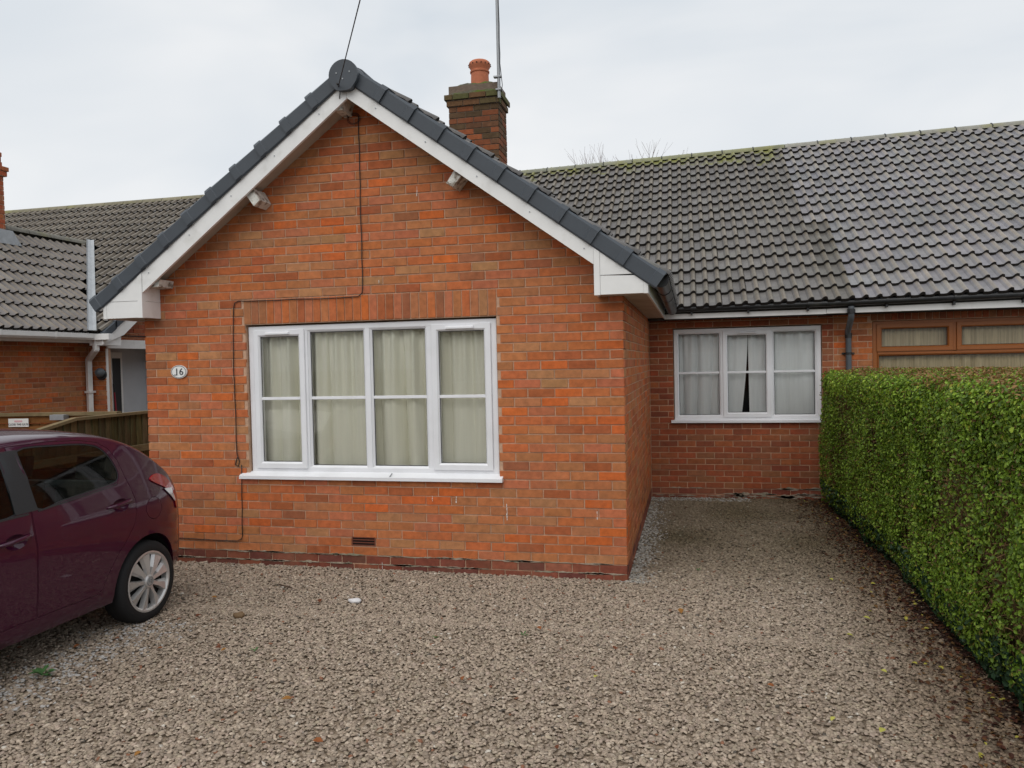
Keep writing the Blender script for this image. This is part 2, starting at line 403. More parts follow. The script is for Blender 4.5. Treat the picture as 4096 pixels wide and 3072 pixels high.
def make_window(parent, x0, x1, z0, z1, y, lights, sill, m='upvc', fw=.055, bars=None, label=None, vents=(), sx=(0.06, 0.05)):
    """lights: (xl, xr, zl, zr, 'fixed'|'sash') outer edges of each light"""
    fr = MB(); ring(fr, x0, x1, z0, z1, fw, y, y+.07)
    for i in range(len(lights)-1):
        a, b = lights[i], lights[i+1]
        if abs(a[2]-b[2]) < .02 and b[0] > a[1]-.001:
            fr.box(a[1]+.001, max(b[0]-.001, a[1]+.004), y+.002, y+.068, a[2]-.012, a[3]+.012)
    w = fr.build('window', M[m], parent)
    if label: w['label'] = label
    for (xl, xr, zl, zr, kind) in lights:
        if kind == 'sash':
            s_ = MB(); ring(s_, xl, xr, zl, zr, .058, y-.014, y+.05, .014); s_.build('sash', M[m], w)
            g = (xl+.055, xr-.055, zl+.055, zr-.055); gy = y+.012
        else:
            s_ = MB(); ring(s_, xl, xr, zl, zr, .018, y+.004, y+.05, .014); s_.build('glazing_bead', M[m], w)
            g = (xl+.016, xr-.016, zl+.016, zr-.016); gy = y+.026
        MB().add([(g[0], gy+.006, g[2]), (g[1], gy+.006, g[2]), (g[1], gy+.006, g[3]), (g[0], gy+.006, g[3])], [(0, 1, 2, 3)]).build('pane', M['glass'], w)
        gk = MB(); ring(gk, g[0]-.004, g[1]+.004, g[2]-.004, g[3]+.004, .012, gy+.001, gy+.0035, .001); gk.build('gasket', M['ink'], w)
        if bars is not None:
            b_ = MB(); b_.prism([(gy-.008, bars-.011), (gy+.003, bars-.014), (gy+.003, bars+.014), (gy-.008, bars+.011)], 0, g[0], g[1]); b_.build('glazing_bar', M[m], w)
    for (vx0, vx1, vz) in vents:
        v_ = MB(); v_.prism([(y-.0142, vz-.012), (y-.040, vz-.010), (y-.040, vz+.002), (y-.0142, vz+.014)], 0, vx0, vx1); v_.build('trickle_vent', M[m], w)
    if sill:
        s_ = MB(); a, b, zb, zt, yo = sill
        s_.prism([(yo, zb), (yo, zb+.028), (y-.001, zt), (y-.001, zb+.004), (yo+.012, zb)], 0, a, b)
        s_.build('sill', M[m], w)
    return w

def curtain(name, x0, x1, z0, z1, y, seed, m, amp=.035, freq=11, gap=None, lean=0.0):
    r = random.Random(seed); ph = [r.uniform(0, 6.28) for _ in range(6)]
    nx = max(24, int((x1-x0)*210)); nz = 14; V = []; F = []
    for j in range(nz+1):
        v = j/nz; z = z1+(z0-z1)*v
        for i in range(nx+1):
            u = i/nx
            a, b = x0, x1
            if gap: a, b = gap(v, x0, x1)
            x = a+(b-a)*u
            t = (x0+(x1-x0)*u)*freq
            t2 = t + .9*math.sin(t*.31+ph[0]) + .35*v*math.sin(t*.17+ph[4])
            s = 1-2*abs(math.sin(t2+ph[1]))**.6
            fold = s*(.62+.38*math.sin(t*.43+ph[2]))*(.5+.5*min(1, v*2.2))
            fold += .35*math.sin(t*4.3+ph[3])*(1-v)**1.5
            V.append((x+lean*v*math.sin(t*.6+ph[5])*.02, y+amp*fold, z))
    for j in range(nz):
        for i in range(nx):
            a = j*(nx+1)+i; F.append((a, a+1, a+nx+2, a+nx+1))
    o = MB(); o.v = V; o.f = F; o.c = [None]*len(F); o.mi = [0]*len(F)
    return o.build(name, m, None, smooth=True)

# ------------------------------------------------------------------ roof tiles
TP = .1475; TG = .287
PROF = [(0, .002), (.28, .000), (.50, .005), (.63, .029), (.77, .043), (.93, .036), (1.0, .002)]
def tile_mesh():
    xs = []
    for w in range(2):
        for (u, h) in PROF[(1 if w else 0):]: xs.append(((w+u)*TP, h))
    mb = MB(); n = len(xs); L_ = .37
    vs_ = [(x, 0, h+.048) for x, h in xs] + [(x, L_, h+.002) for x, h in xs] + [(x, .002, h+.006) for x, h in xs]
    b = len(mb.v)
    mb.add(vs_, [], (1, 1, 1))
    for i in range(n-1):
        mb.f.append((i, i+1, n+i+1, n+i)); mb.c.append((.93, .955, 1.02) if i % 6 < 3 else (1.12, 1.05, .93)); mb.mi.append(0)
        mb.f.append((2*n+i, 2*n+i+1, i+1, i)); mb.c.append((1, 1, 1)); mb.mi.append(1)
    return mb.mesh('tile', [M['tile'], M['tile_edge_shade']])
TILE = tile_mesh()
for p in TILE.polygons: p.use_smooth = (p.material_index == 0)
TILE.set_sharp_from_angle(angle=R(42))

def frame_mtx(o, ex, ey):
    ex = Vector(ex); ey = Vector(ey); ez = ex.cross(ey).normalized()
    return Matrix(((ex.x, ey.x, ez.x, o[0]), (ex.y, ey.y, ez.y, o[1]), (ex.z, ey.z, ez.z, o[2]), (0, 0, 0, 1)))

def lay_tiles(parent, cols, rows, org, ex, ey, skip=None, colour=None):
    """org(c) -> eave point of column c; ex across, ey up the slope (unit)"""
    n = 0
    for r in range(rows):
        for c in range(cols):
            o = Vector(org(c)) + Vector(ey)*(r*TG)
            ctr = o + Vector(ex)*TP + Vector(ey)*TG*.5
            if skip and skip(ctr): continue
            j = Vector((rnd.uniform(-.0025, .0025), rnd.uniform(-.003, .003), rnd.uniform(0, .003)))
            k = rnd.uniform(.88, 1.12); cl = (k*rnd.uniform(.98, 1.03), k, k*rnd.uniform(.97, 1.03))
            if colour: cl = colour(ctr, cl)
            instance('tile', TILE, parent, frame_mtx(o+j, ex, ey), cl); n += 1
    return n

def tile_sheet(name, parent, L, rows, org, ex, ey, skip=None):
    """the same tiles as one joined mesh (a slope the photograph does not show)"""
    mb = MB(); ex = Vector(ex); ey = Vector(ey)
    base = [v.co.copy() for v in TILE.vertices]; fcs = [tuple(p.vertices) for p in TILE.polygons]; mis = [p.material_index for p in TILE.polygons]
    for r in range(rows):
        for c in range(int(L/(2*TP))):
            m_ = frame_mtx(Vector(org)+ex*(c*2*TP)+ey*(r*TG), ex, ey)
            if skip and skip(m_ @ Vector((TP, TG/2, 0))): continue
            b = len(mb.v); mb.v.extend(tuple(m_ @ q) for q in base); k = rnd.uniform(.9, 1.1)
            for fc, mi in zip(fcs, mis): mb.f.append(tuple(b+i for i in fc)); mb.c.append((k, k, k)); mb.mi.append(mi)
    o = mb.build(name, [M['tile'], M['tile_edge_shade']], parent, kind='stuff')
    for p in o.data.polygons: p.use_smooth = (p.material_index == 0)
    return o

def ridge_run(parent, p0, p1, seg, r=.105, colour=None, clip=True):
    p0 = Vector(p0); p1 = Vector(p1); d = p1-p0; n = max(1, int(round(d.length/seg))); seg = d.length/n; ex = d.normalized()
    side = Vector((0, 0, 1)).cross(ex).normalized(); up = ex.cross(side)
    mb = MB(); K = 8
    for a, rad in ((.004, r), (seg-.006, r)):
        for k in range(K+1):
            t = math.pi*k/K; mb.v.append((a, rad*1.02*math.cos(t), rad*.86*math.sin(t)))
    for a, rad in ((.004, r-.016), (seg-.006, r-.016)):
        for k in range(K+1):
            t = math.pi*k/K; mb.v.append((a, rad*math.cos(t), rad*.82*math.sin(t)))
    q = K+1
    for k in range(K):
        mb.f += [(k, k+1, q+k+1, q+k), (2*q+k, 2*q+k+1, k+1, k), (q+k, q+k+1, 3*q+k+1, 3*q+k)]; mb.c += [None]*3; mb.mi += [0]*3
    me = mb.mesh('ridge_tile', M['ridge'], smooth=True, angle=40)
    cb = MB(); cb.tube([(0, r*1.05*math.cos(t), r*.9*math.sin(t)) for t in np.linspace(.25, 2.9, 9)], .009, 5); cm = cb.mesh('ridge_clip', M['black_plastic'])
    B = lambda o: Matrix(((ex.x, side.x, up.x, o.x), (ex.y, side.y, up.y, o.y), (ex.z, side.z, up.z, o.z), (0, 0, 0, 1)))
    for i in range(n):
        o = p0+ex*(i*seg); k = rnd.uniform(.86, 1.1); cl = (k, k, k)
        if colour: cl = colour(o+ex*seg/2, cl)
        rt = instance('ridge_tile', me, parent, B(o), cl)
        if clip and i: instance('ridge_clip', cm, parent, B(o))

# ================================================================== our bungalow
CX = -2.2                                   # ridge of the front wing
SL = .73; CT = 1/math.sqrt(1+SL*SL); ST = SL*CT
WX0, WX1, DY = -4.385, 0.0, 3.82
house = empty('bungalow', (-2.2, 0, 0))
tag(house, 'orange brick gabled bungalow with white framed windows and slate grey verge caps', 'bungalow')

# front wall: mortar backing with the window opening, then bricks
W1 = (-3.345, -1.042, .80, 2.15)
fw = MB()
fw.box(WX0+.01, W1[0]-.004, .0065, .25, -.1, 2.15); fw.box(W1[1]+.004, WX1-.009, .0065, .25, -.1, 2.15); fw.box(W1[0]-.0039, W1[1]+.0039, .0065, .25, -.1, .80)
rz = lambda x, b: b-SL*abs(x-CX)
fw.prism([(WX0+.01, 2.1501), (WX1-.009, 2.1501), (WX1-.009, rz(WX1, 4.03)), (CX, 4.03), (WX0+.01, rz(WX0, 4.03))], 1, .0065, .25)
front_wall = fw.build('front_wall', M['mortar'], house)
clipL = lambda p: p[1]-(4.025-SL*(CX-p[0])); clipR = lambda p: p[1]-(4.025-SL*(p[0]-CX))
bricks = layout(WX0, WX1, -1, 53, holes=[W1, (-3.3575, -1.0325, 2.15, 2.375), (-2.375, -2.155, .205, .285)], clips=(clipL, clipR), low=PAL_ENG)
mapF = lambda u, z, d: (u, d, z)
bricks.sort(key=lambda b: (0 if b[1] else 1, (b[3][0]-CAM.x)**2+(b[3][1]-CAM.z)**2))
bw = MB(); nb = 0
for poly, full, col, ctr in bricks:
    if full and nb < 300:
        nb += 1
        mtx = Matrix.Translation((ctr[0]+rnd.uniform(-.0015, .0015), rnd.uniform(-.0022, .0018), ctr[1]+rnd.uniform(-.0012, .0012))) @ Matrix.Rotation(rnd.uniform(-.006, .006), 4, 'Y')
        instance('brick', BRICK, front_wall, mtx, col)
    else: put_brick(bw, poly, col, mapF)
x = -3.3575
for i in range(31):                          # soldier course over the window
    put_brick(bw, [(x+.004, 2.156), (x+.071, 2.156), (x+.071, 2.370), (x+.004, 2.370)], pick(PAL), mapF); x += .075
sm = MB()
for i in range(64):
    L_ = rnd.uniform(.06, .32); xa = rnd.uniform(WX0+.05, -.02-L_); zc = rnd.choice((.128, .128, .124, .052, .050)); h0 = rnd.uniform(.004, .010); n = 9
    up = [(xa+L_*k/n, zc+h0*rnd.uniform(.3, 1.6)*math.sin(math.pi*(k+.3)/(n+.6))) for k in range(n+1)]; dn = [(xa+L_*k/n, zc-h0*rnd.uniform(.3, 1.5)*math.sin(math.pi*(k+.3)/(n+.6))) for k in range(n, -1, -1)]
    sm.prism(up+dn, 1, -.0045, .006)
for i in range(26):
    L_ = rnd.uniform(.08, .34); xa = rnd.uniform(.02, 2.15-L_); zc = rnd.choice((.128, .06, .03)); h0 = rnd.uniform(.006, .022) if xa > .7 else .008; n = 9
    up = [(xa+L_*k/n, zc+h0*rnd.uniform(.3, 1.6)*math.sin(math.pi*(k+.3)/(n+.6))) for k in range(n+1)]; dn = [(xa+L_*k/n, zc-h0*rnd.uniform(.3, 1.5)*math.sin(math.pi*(k+.3)/(n+.6))) for k in range(n, -1, -1)]
    sm.prism(up+dn, 1, DY-.0045, DY+.006)
sm.build('cement_smear', mat('cement', (.36, .30, .235), .95, .1, .35, 30, .5, 80, tint=(.20, .21, .14), tscale=4, tamt=.8), house, kind='stuff')
wm = MB()
for (mx_, mz_, L_) in ((-1.70, 3.255, .085), (-.24, .555, .07), (-.985, .60, .09), (-.985, .52, .06), (-1.63, .655, .05), (-1.42, .655, .06), (-2.10, .07, .09), (-2.06, 2.49, .03)):
    for k in range(3): wm.box(mx_+rnd.uniform(-.003, .003), mx_+rnd.uniform(.003, .006), -.0042, -.0025, mz_-L_*(k+1)/3+.004, mz_-L_*k/3)
wm.build('bird_droppings', M['plaque'], house, kind='stuff')
# side wall of the wing (faces +X) and the recessed front wall
sw = MB(); sw.box(-.25, -.0055, .2501, DY+.2, -.1, 2.45); sw.build('side_wall', M['mortar'], house)
for poly, full, col, ctr in layout(.0, DY, -1, 31, phase=.1125, pal=PAL, low=PAL_ENG): put_brick(bw, poly, col, lambda u, z, d: (-d, u, z))
W2 = (.300, 2.068, .95, 2.15); PX = 2.20
rw = MB()
rw.box(-.0089, W2[0]-.003, DY+.0055, DY+.25, -.1, 2.5); rw.box(W2[1]+.003, PX, DY+.0055, DY+.25, -.1, 2.5); rw.box(W2[0]-.0029, W2[1]+.0029, DY+.0055, DY+.25, -.1, .95); rw.box(W2[0]-.0029, W2[1]+.0029, DY+.0055, DY+.25, 2.15, 2.5)
rw.build('recessed_wall', M['mortar'], house)
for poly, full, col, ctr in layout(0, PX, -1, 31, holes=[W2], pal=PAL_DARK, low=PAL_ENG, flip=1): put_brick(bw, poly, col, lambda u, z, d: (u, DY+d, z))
# left flank and the rear, plain (not in view)
MB().box(WX0, WX0+.2, .2501, 11.3, -.1, 2.45).build('flank_wall', M['mortar'], house)
for poly, full, col, ctr in layout(.0, 1.6, -1, 31, phase=.1125, pal=PAL): put_brick(bw, poly, col, lambda u, z, d: (WX0+d, u, z))
MB().box(WX0+.201, PX, 11.1, 11.3, -.1, 2.45).build('rear_wall', M['mortar'], house)
# corner returns of the wing's first bricks are part of both faces
# chimney
chX0, chX1, chY0, chY1 = -2.535, -1.861, 3.60, 4.05
ch = MB(); ch.box(chX0+.008, chX1-.008, chY0+.008, chY1-.008, 3.2, 5.13)
ch.box(chX0-.012, chX1+.012, chY0-.012, chY1+.012, 5.13, 5.285); ch.box(chX0+.005, chX1-.005, chY0+.005, chY1-.005, 5.285, 5.40)
chimney = ch.build('chimney', M['mortar_old'], house)
def chim_faces(z0, z1, e, pal, ph):
    k0 = 0; n = int(round((z1-z0)/.075))
    for k in range(n):
        za, zb = z0+.075*k+.005, z0+.075*k+.070
        for ax in range(2):
            a0, a1 = ((chX0-e, chX1+e) if ax == 0 else (chY0-e, chY1+e)); u = a0 - (.1125 if (k+ax+ph) % 2 else 0)
            while u < a1-.02:
                a, b = max(u, a0)+.0045, min(u+.225, a1)-.0045
                if b-a > .03:
                    pl = [(a, za), (b, za), (b, zb), (a, zb)]; c = pick(pal)
                    if ax == 0: put_brick(bw, pl, c, lambda p, q, d: (p, chY0-e+d, q))
                    else: put_brick(bw, pl, c, lambda p, q, d: (chX1+e-d, p, q)); put_brick(bw, pl, c, lambda p, q, d: (chX0-e+d, p, q))
                u += .225
chim_faces(3.78, 5.13, 0, PAL_CHIM, 0)
mossy = [((.10, .072, .036), 3), ((.085, .088, .036), 3), ((.13, .070, .036), 2)]
chim_faces(5.13, 5.205, .022, mossy, 0); chim_faces(5.21, 5.285, .045, mossy, 1)
fl = MB(); nX, nY = 14, 9
for j in range(nY+1):
    for i in range(nX+1):
        u, v = i/nX*2-1, j/nY*2-1
        h = max(0, 1-(abs(u)**5+abs(v)**5))**.42
        fl.v.append(((chX0+chX1)/2+u*(.345+.006*math.sin(9*v+3)), (chY0+chY1)/2+v*.238, 5.270+.180*h+.010*math.sin(7*u+4*v)+.006*math.sin(19*u-11*v)))
for j in range(nY):
    for i in range(nX):
        a = j*(nX+1)+i; fl.f.append((a, a+1, a+nX+2, a+nX+1)); fl.c.append(None); fl.mi.append(0)
fl.build('flaunching', M['flaunch'], chimney, smooth=True)
pot = MB(); pc = (-2.16, 3.825, 5.42)
pot.lathe([(.0, .02), (.118, .02), (.122, .0), (.117, .19), (.128, .195), (.130, .212), (.118, .222), (.122, .245), (.142, .275), (.146, .305), (.136, .330), (.118, .345), (.09, .345), (.085, .1)], pc, n=28)
pot_o = pot.build('chimney_pot', M['terracotta'], chimney, smooth=True, angle=50)
hl = MB()
for k in range(16):
    t = 2*math.pi*k/16; hl.lathe([(.0, .0), (.011, .0), (.011, .0015), (0, .0015)], (pc[0]+.1455*math.sin(t), pc[1]-.1455*math.cos(t), pc[2]+.292), axis=1, n=6)
hl.build('pot_hole', M['void'], pot_o)

bw.build('brickwork', M['brick'], house, kind='stuff')

# windows
zt = 2.134; zb = .833
w1 = make_window(house, -3.338, -1.048, zb, zt, .038, [(-3.285, -2.79, zb+.035, zt-.035, 'sash'), (-2.765, -2.222, zb+.045, zt-.045, 'fixed'), (-2.178, -1.660, zb+.045, zt-.045, 'fixed'), (-1.615, -1.098, zb+.035, zt-.035, 'sash')],
                 (-3.425, -1.008, .781, .842, -.045), bars=1.490, vents=((-3.16, -2.93, zt-.066), (-1.48, -1.24, zt-.066)), label='four-light white window in the gable')
nail = MB().tube([(-1.98, -.012, .842), (-1.995, -.035, .815)], .005, 6).build('nail', M['steel'], house)
zt2, zb2 = 2.136, .985
w2 = make_window(house, .306, 2.062, zb2, zt2, DY+.03, [(.348, .878, zb2+.045, zt2-.045, 'fixed'), (.905, 1.478, zb2+.035, zt2-.035, 'sash'), (1.500, 2.010, zb2+.045, zt2-.045, 'fixed')],
                 (.262, 2.075, .955, .992, DY-.045), bars=1.582, vents=((1.08, 1.30, zt2-.060),), label='three-light white window in the recessed wall')
MB().box(-4.1, -.3, 1.6, 1.62, 0, 2.4).build('room_partition', M['dark_room'], house)
MB().box(-.2, PX, 5.6, 5.62, 0, 2.4).build('room_partition', M['dark_room'], house)

# wing roof: attic prism, soffit chevron, tile sheets, boards, verge caps
roof_w = MB(); roof_w.prism([(CX-2.40, 2.455), (CX, 4.205), (CX+2.40, 2.455)], 1, .26, 6.0); wing_roof = roof_w.build('wing_roof', M['slab'], house)
so = MB()
so.prism([(CX-2.0, 4.005-SL*2.0), (CX, 4.005), (CX+2.0, 4.005-SL*2.0), (CX+2.0, 4.17-SL*2.0), (CX, 4.17), (CX-2.0, 4.17-SL*2.0)], 1, -.208, .2)
so.build('soffit', M['soffit'], house)
for s in (1, -1):
    ex = (0, s*1.0, 0); ey = (-s*CT, 0, ST)
    org = (CX+s*2.53, -.16 if s > 0 else 6.0, 4.215-SL*2.53)
    tile_sheet('roof_tiles', wing_roof, 6.0, 10, org, ex, ey, skip=lambda q: q.y > 3.2 and q.z < 2.36+SL*(q.y-3.4)-.05)
    # bargeboard
    bb = MB(); bb.prism([(CX, 3.962), (CX, 4.16), (CX+s*2.0, 4.16-SL*2.0), (CX+s*2.0, 3.962-SL*2.0)] if s > 0 else [(CX-.003, 3.955), (CX-.003, 4.16), (CX-2.0, 4.16-SL*2.0), (CX-2.0, 3.955-.750*2.0)], 1, -.236, -.210)
    bbo = bb.build('bargeboard', M['white_paint'], house)
    nc = MB()
    for k in range(5): q_ = .25+.42*k; nc.lathe([(0, 0), (.006, 0), (.006, .003), (0, .003)], (CX+s*q_, -.240, 4.035-SL*q_), axis=1, n=8)
    nc.build('nail_heads', M['lead'], bbo, kind='stuff')
    # boxed eave end
    xi, xo = CX+s*2.002, CX+s*2.408; zb_ = 2.268 if s > 0 else 2.236; zm = zb_+.145
    top = lambda xx: 4.135-SL*abs(xx-CX)
    be = MB()
    be.prism([(xi+s*.047, zb_), (xo-s*.034, zb_), (xo-s*.034, min(zm, top(xo-s*.034))), (xi+s*.047, zm)], 1, -.240, -.212)
    be.prism([(xi+s*.047, zm+.004), (xo-s*.036, zm+.004), (xo-s*.036, top(xo-s*.036)+.02), (xi+s*.047, top(xi+s*.047)+.01)], 1, -.240, -.212)
    be.prism([(xi, zb_-.003), (xi+s*.045, zb_-.003), (xi+s*.045, top(xi+s*.045)), (xi, top(xi))], 1, -.243, -.206)
    be.prism([(xo-s*.033, zb_-.003), (xo, zb_-.003), (xo, top(xo)), (xo-s*.033, top(xo-s*.033))], 1, -.243, -.206)
    be.box(xi, xi+s*.02, -.2059, -.0035, zb_, zm); be.box(xi, xi+s*.0199, -.2059, -.0035, zm+.003, top(xi))
    be.build('boxed_eave', M['white_paint'], house)
    sf = MB(); yend = 3.49 if s > 0 else 3.4
    wx = WX1 if s > 0 else WX0
    sf.box(xi+s*.021, xo-s*.016, -.2115, -.004, zb_+.004, zb_+.014); sf.box(wx+s*.003, xo-s*.016, -.0039, yend, zb_+.004, zb_+.014)
    sf.build('soffit', M['soffit'], house)
    MB().box(xo-s*.0155, xo+s*.0005, -.2055, yend, zb_-.0035, 2.43).build('fascia', M['white_paint'], house)
    # verge caps
    g = .299; L_ = .335; hgt = .134
    for i in range(10):
        vc = MB()
        P = lambda a, off, q, y_: (a, y_, q)
        def sect(a, grow):
            return [(a, -.105, grow), (a, -.235-grow*.6, grow), (a, -.258-grow, -.018), (a, -.258-grow, -hgt+.012), (a, -.246-grow*.6, -hgt)]
        st = [sect(0, -.004), sect(.012, -.004), sect(L_*.78, .005), sect(L_*.80, .013), sect(L_, .016)]
        b0 = len(vc.v)
        for q in st: vc.v.extend(q)
        for a in range(len(st)-1):
            for k in range(4):
                p = b0+a*5+k; vc.f.append((p, p+5, p+6, p+1)); vc.c.append(None); vc.mi.append(0)
        e = b0+(len(st)-1)*5
        back = [(L_, -.105, .0), (L_, -.232, .0), (L_, -.250, -.018), (L_, -.250, -hgt+.012), (L_, -.240, -hgt)]
        b1 = len(vc.v); vc.v.extend(back)
        for k in range(4): vc.f.append((e+k, e+k+1, b1+k+1, b1+k)); vc.c.append(None); vc.mi.append(0)
        d0 = 3.145-g*(10-i)-(L_-g)
        o_ = Vector((CX+s*d0*CT, 0, 4.262-d0*ST-.006))
        o = vc.build('verge_cap', M['verge'], house, smooth=True, angle=30)
        ex_ = Vector((s*CT, 0, -ST)); ez_ = Vector((s*ST, 0, CT))
        o.matrix_basis = Matrix(((ex_.x, 0, ez_.x, o_.x), (0, 1, 0, 0), (ex_.z, 0, ez_.z, o_.z), (0, 0, 0, 1)))
# ridge end cap and ridge of the wing
rc = MB(); K = 26; poly = []
for k in range(K+1):
    t = -.62+ (math.pi+1.24)*k/K; poly.append((CX+.002+.126*math.cos(t), 4.128+.124*math.sin(t)))
poly += [(CX-.065, 4.012), (CX-.035, 4.003), (CX+.035, 4.003), (CX+.068, 4.012)]
rc.prism(poly, 1, -.300, -.272); rc.prism([(CX+.002+(p[0]-CX-.002)*.95, 4.128+(p[1]-4.128)*.95) for p in poly], 1, -.2719, -.10)
cap = rc.build('ridge_end_cap', M['verge'], house)
sc_ = MB()
for dx, dz in ((-.055, .03), (.06, .032), (0, -.02)): sc_.lathe([(0, 0), (.006, 0), (.006, .004), (0, .004)], (CX+dx, -.304, 4.115+dz), axis=1, n=8)
sc_.build('screw', M['steel'], cap)
ridge_run(wing_roof, (CX, -.10, 4.165), (CX, 6.05, 4.165), .45, r=.112, colour=lambda p, c: (c[0]*.34, c[1]*.38, c[2]*.50))
# purlin ends with flaking paint
for (px, pz, w_, h_) in ((-3.105, 3.225, .085, .125), (-1.31, 3.245, .075, .125), (-2.29, 3.935, .08, .11), (-4.125, 2.535, .14, .07)):
    pu = MB(); s = 1 if px > CX else -1
    a = (0 if pz > 3.8 or pz < 2.7 else s*-.62); ca, sa = math.cos(a), math.sin(a)
    q = [(-w_/2, -h_/2), (w_/2-.012, -h_/2+.006), (w_/2, h_/2), (-w_/2, h_/2)]
    q = [(px+p[0]*ca-p[1]*sa, pz+p[0]*sa+p[1]*ca) for p in q]
    pu.prism(q, 1, -.195, -.0035); pu.build('purlin_end', M['old_paint'], house)
# air brick
ab = MB(); ab.box(-2.372, -2.158, .004, .02, .207, .283, mi=1)
for z in (.209, .232, .256, .277): ab.box(-2.372, -2.158, -.003, .0039, z, z+.0075)
ab.box(-2.373, -2.366, -.0035, .0038, .206, .285); ab.box(-2.164, -2.157, -.0035, .0038, .206, .285)
ab.build('air_brick', [M['vent'], M['void']], house)

# main roof
EY, RY = 3.40, 7.35
zE = lambda X: 2.352+.0132*(X-.4); zR = lambda X: 5.150+.0185*X
def main_pt(X, t): return Vector((X, EY+(RY-EY)*t, zE(X)+(zR(X)-zE(X))*t))
def main_slab(x0, x1):
    mb = MB()
    for xx in (x0, x1): mb.v += [(xx, EY+.06, zE(xx)+.0), (xx, RY, zR(xx)-.03), (xx, 2*RY-EY, zE(xx)-.03), (xx, 2*RY-EY, 2.25), (xx, EY+.12, 2.25)]
    mb.f = [(4, 3, 2, 1, 0), (5, 6, 7, 8, 9)] + [(i, (i+1) % 5, 5+(i+1) % 5, 5+i) for i in range(5)]; mb.c = [None]*7; mb.mi = [0]*7
    return mb
def main_tiles(roof, xa, ncol, skip, colour):
    n = 0
    for r in range(17):
        for c in range(ncol):
            X = xa+c*2*TP; slope = (main_pt(X, 1)-main_pt(X, 0)); L_ = slope.length; ey = slope/L_
            exv = (main_pt(X+1, r*TG/L_)-main_pt(X, r*TG/L_)).normalized(); ey = (ey-exv*ey.dot(exv)).normalized()
            o = main_pt(X, 0)+ey*(r*TG); ctr = o+exv*TP+ey*.15
            if skip and skip(ctr): continue
            k = rnd.uniform(.84, 1.14); cl = (k*rnd.uniform(.98, 1.03), k, k*rnd.uniform(.97, 1.04))
            cl = colour(ctr, cl, r)
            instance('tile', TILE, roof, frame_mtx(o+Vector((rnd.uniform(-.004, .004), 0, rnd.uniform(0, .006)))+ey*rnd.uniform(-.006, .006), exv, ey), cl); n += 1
    return n
main_roof = main_slab(WX0-.1, 2.07).build('main_roof', M['slab'], house)
def moss(ctr, cl, r):
    k = cl[1]*.94
    return (k*1.0, k*.985, k*.94, 1.0)
nt_ = main_tiles(main_roof, 2.07-17*2*TP, 17, lambda q: q.z < 4.215-SL*abs(q.x-CX)-.10 or q.x < -2.6, moss)
ridge_run(main_roof, (WX0, RY, zR(WX0)+.0), (2.07, RY, zR(2.07)), .5, r=.095, colour=lambda p, c: (c[0]*1.02, c[1]*1.06, c[2]*(.75 if p.x > -.6 else .95)))
MB().box(.2065, 2.07, EY+.09, EY+.11, 2.254, 2.41).build('fascia', M['white_paint'], house)
MB().box(.2065, 2.07, EY+.1101, DY-.004, 2.258, 2.268).build('soffit', M['soffit'], house)

def half_gutter(mb, p0, p1, r=.056):
    mb.tube([p0, p1], r, 14)
    return mb
gt = MB(); half_gutter(gt, (.30, -.10, 2.375), (.30, 3.36, 2.355), .06)
for yy in (.55, 1.35, 2.15, 2.9): gt.tube([(.30, yy, 2.371), (.30, yy+.07, 2.371)], .067, 14)
gt.build('gutter', M['black_plastic'], house, smooth=True, angle=40)
gt = MB(); half_gutter(gt, (.24, EY+.035, 2.372), (2.07, EY+.035, 2.376), .042)
for xx in (.52, 1.18, 1.85): gt.tube([(xx, EY+.035, 2.374), (xx+.025, EY+.035, 2.374)], .048, 14); gt.box(xx, xx+.022, EY+.03, EY+.085, 2.295, 2.33)
gt.build('gutter', M['black_plastic'], house, smooth=True, angle=40)

# ================================================================== attached neighbour on the right
nb_r = empty('bungalow', (5, 4, 0))
tag(nb_r, 'attached bungalow with brown framed window behind the green hedge', 'bungalow')
NX1 = 9.0; W3 = (2.64, 5.35, .80, 2.165)
mb = MB(); mb.box(PX+.0005, W3[0]-.003, DY+.0055, DY+.25, -.1, 2.5); mb.box(W3[1]+.003, NX1, DY+.0055, DY+.25, -.1, 2.5); mb.box(W3[0]-.0029, W3[1]+.0029, DY+.0055, DY+.25, -.1, .8); mb.box(W3[0]-.0029, W3[1]+.0029, DY+.0055, DY+.25, 2.165, 2.5)
mb.box(NX1-.2, NX1, DY+.2501, 11.3, -.1, 2.5); mb.box(PX+.0005, NX1-.201, 11.1, 11.3, -.1, 2.5); mb.box(PX+.0005, PX+.1, DY+.2501, 11.09, -.1, 2.5)
nwall = mb.build('front_wall', M['mortar'], nb_r)
bm2 = MB()
for poly, full, col, ctr in layout(PX, NX1, -1, 31, holes=[W3, (2.62, 5.37, 2.15, 2.30)], pal=PAL, flip=1): put_brick(bm2, poly, col, lambda u, z, d: (u, DY+d, z))
x = 2.62
for i in range(36): put_brick(bm2, [(x+.004, 2.172), (x+.071, 2.172), (x+.071, 2.30), (x+.004, 2.30)], pick(PAL_DARK), lambda u, z, d: (u, DY+d, z)); x += .075
bm2.build('brickwork', M['brick'], nb_r, kind='stuff')
w3 = make_window(nb_r, 2.645, 5.345, .81, 2.162, DY+.03, [(2.688, 3.52, 1.798, 2.128, 'sash'), (3.557, 4.42, 1.798, 2.128, 'sash'), (4.455, 5.30, 1.798, 2.128, 'sash'), (2.70, 5.29, .86, 1.765, 'fixed')],
                 (2.60, 5.39, .775, .812, DY-.045), m='brown_upvc', label='brown woodgrain window above the hedge')
tb = MB(); tb.box(2.70, 5.29, DY+.032, DY+.098, 1.766, 1.797); tb.build('transom', M['brown_upvc'], w3)
MB().box(2.3, 6, 5.6, 5.62, 0, 2.4).build('room_partition', M['dark_room'], nb_r)
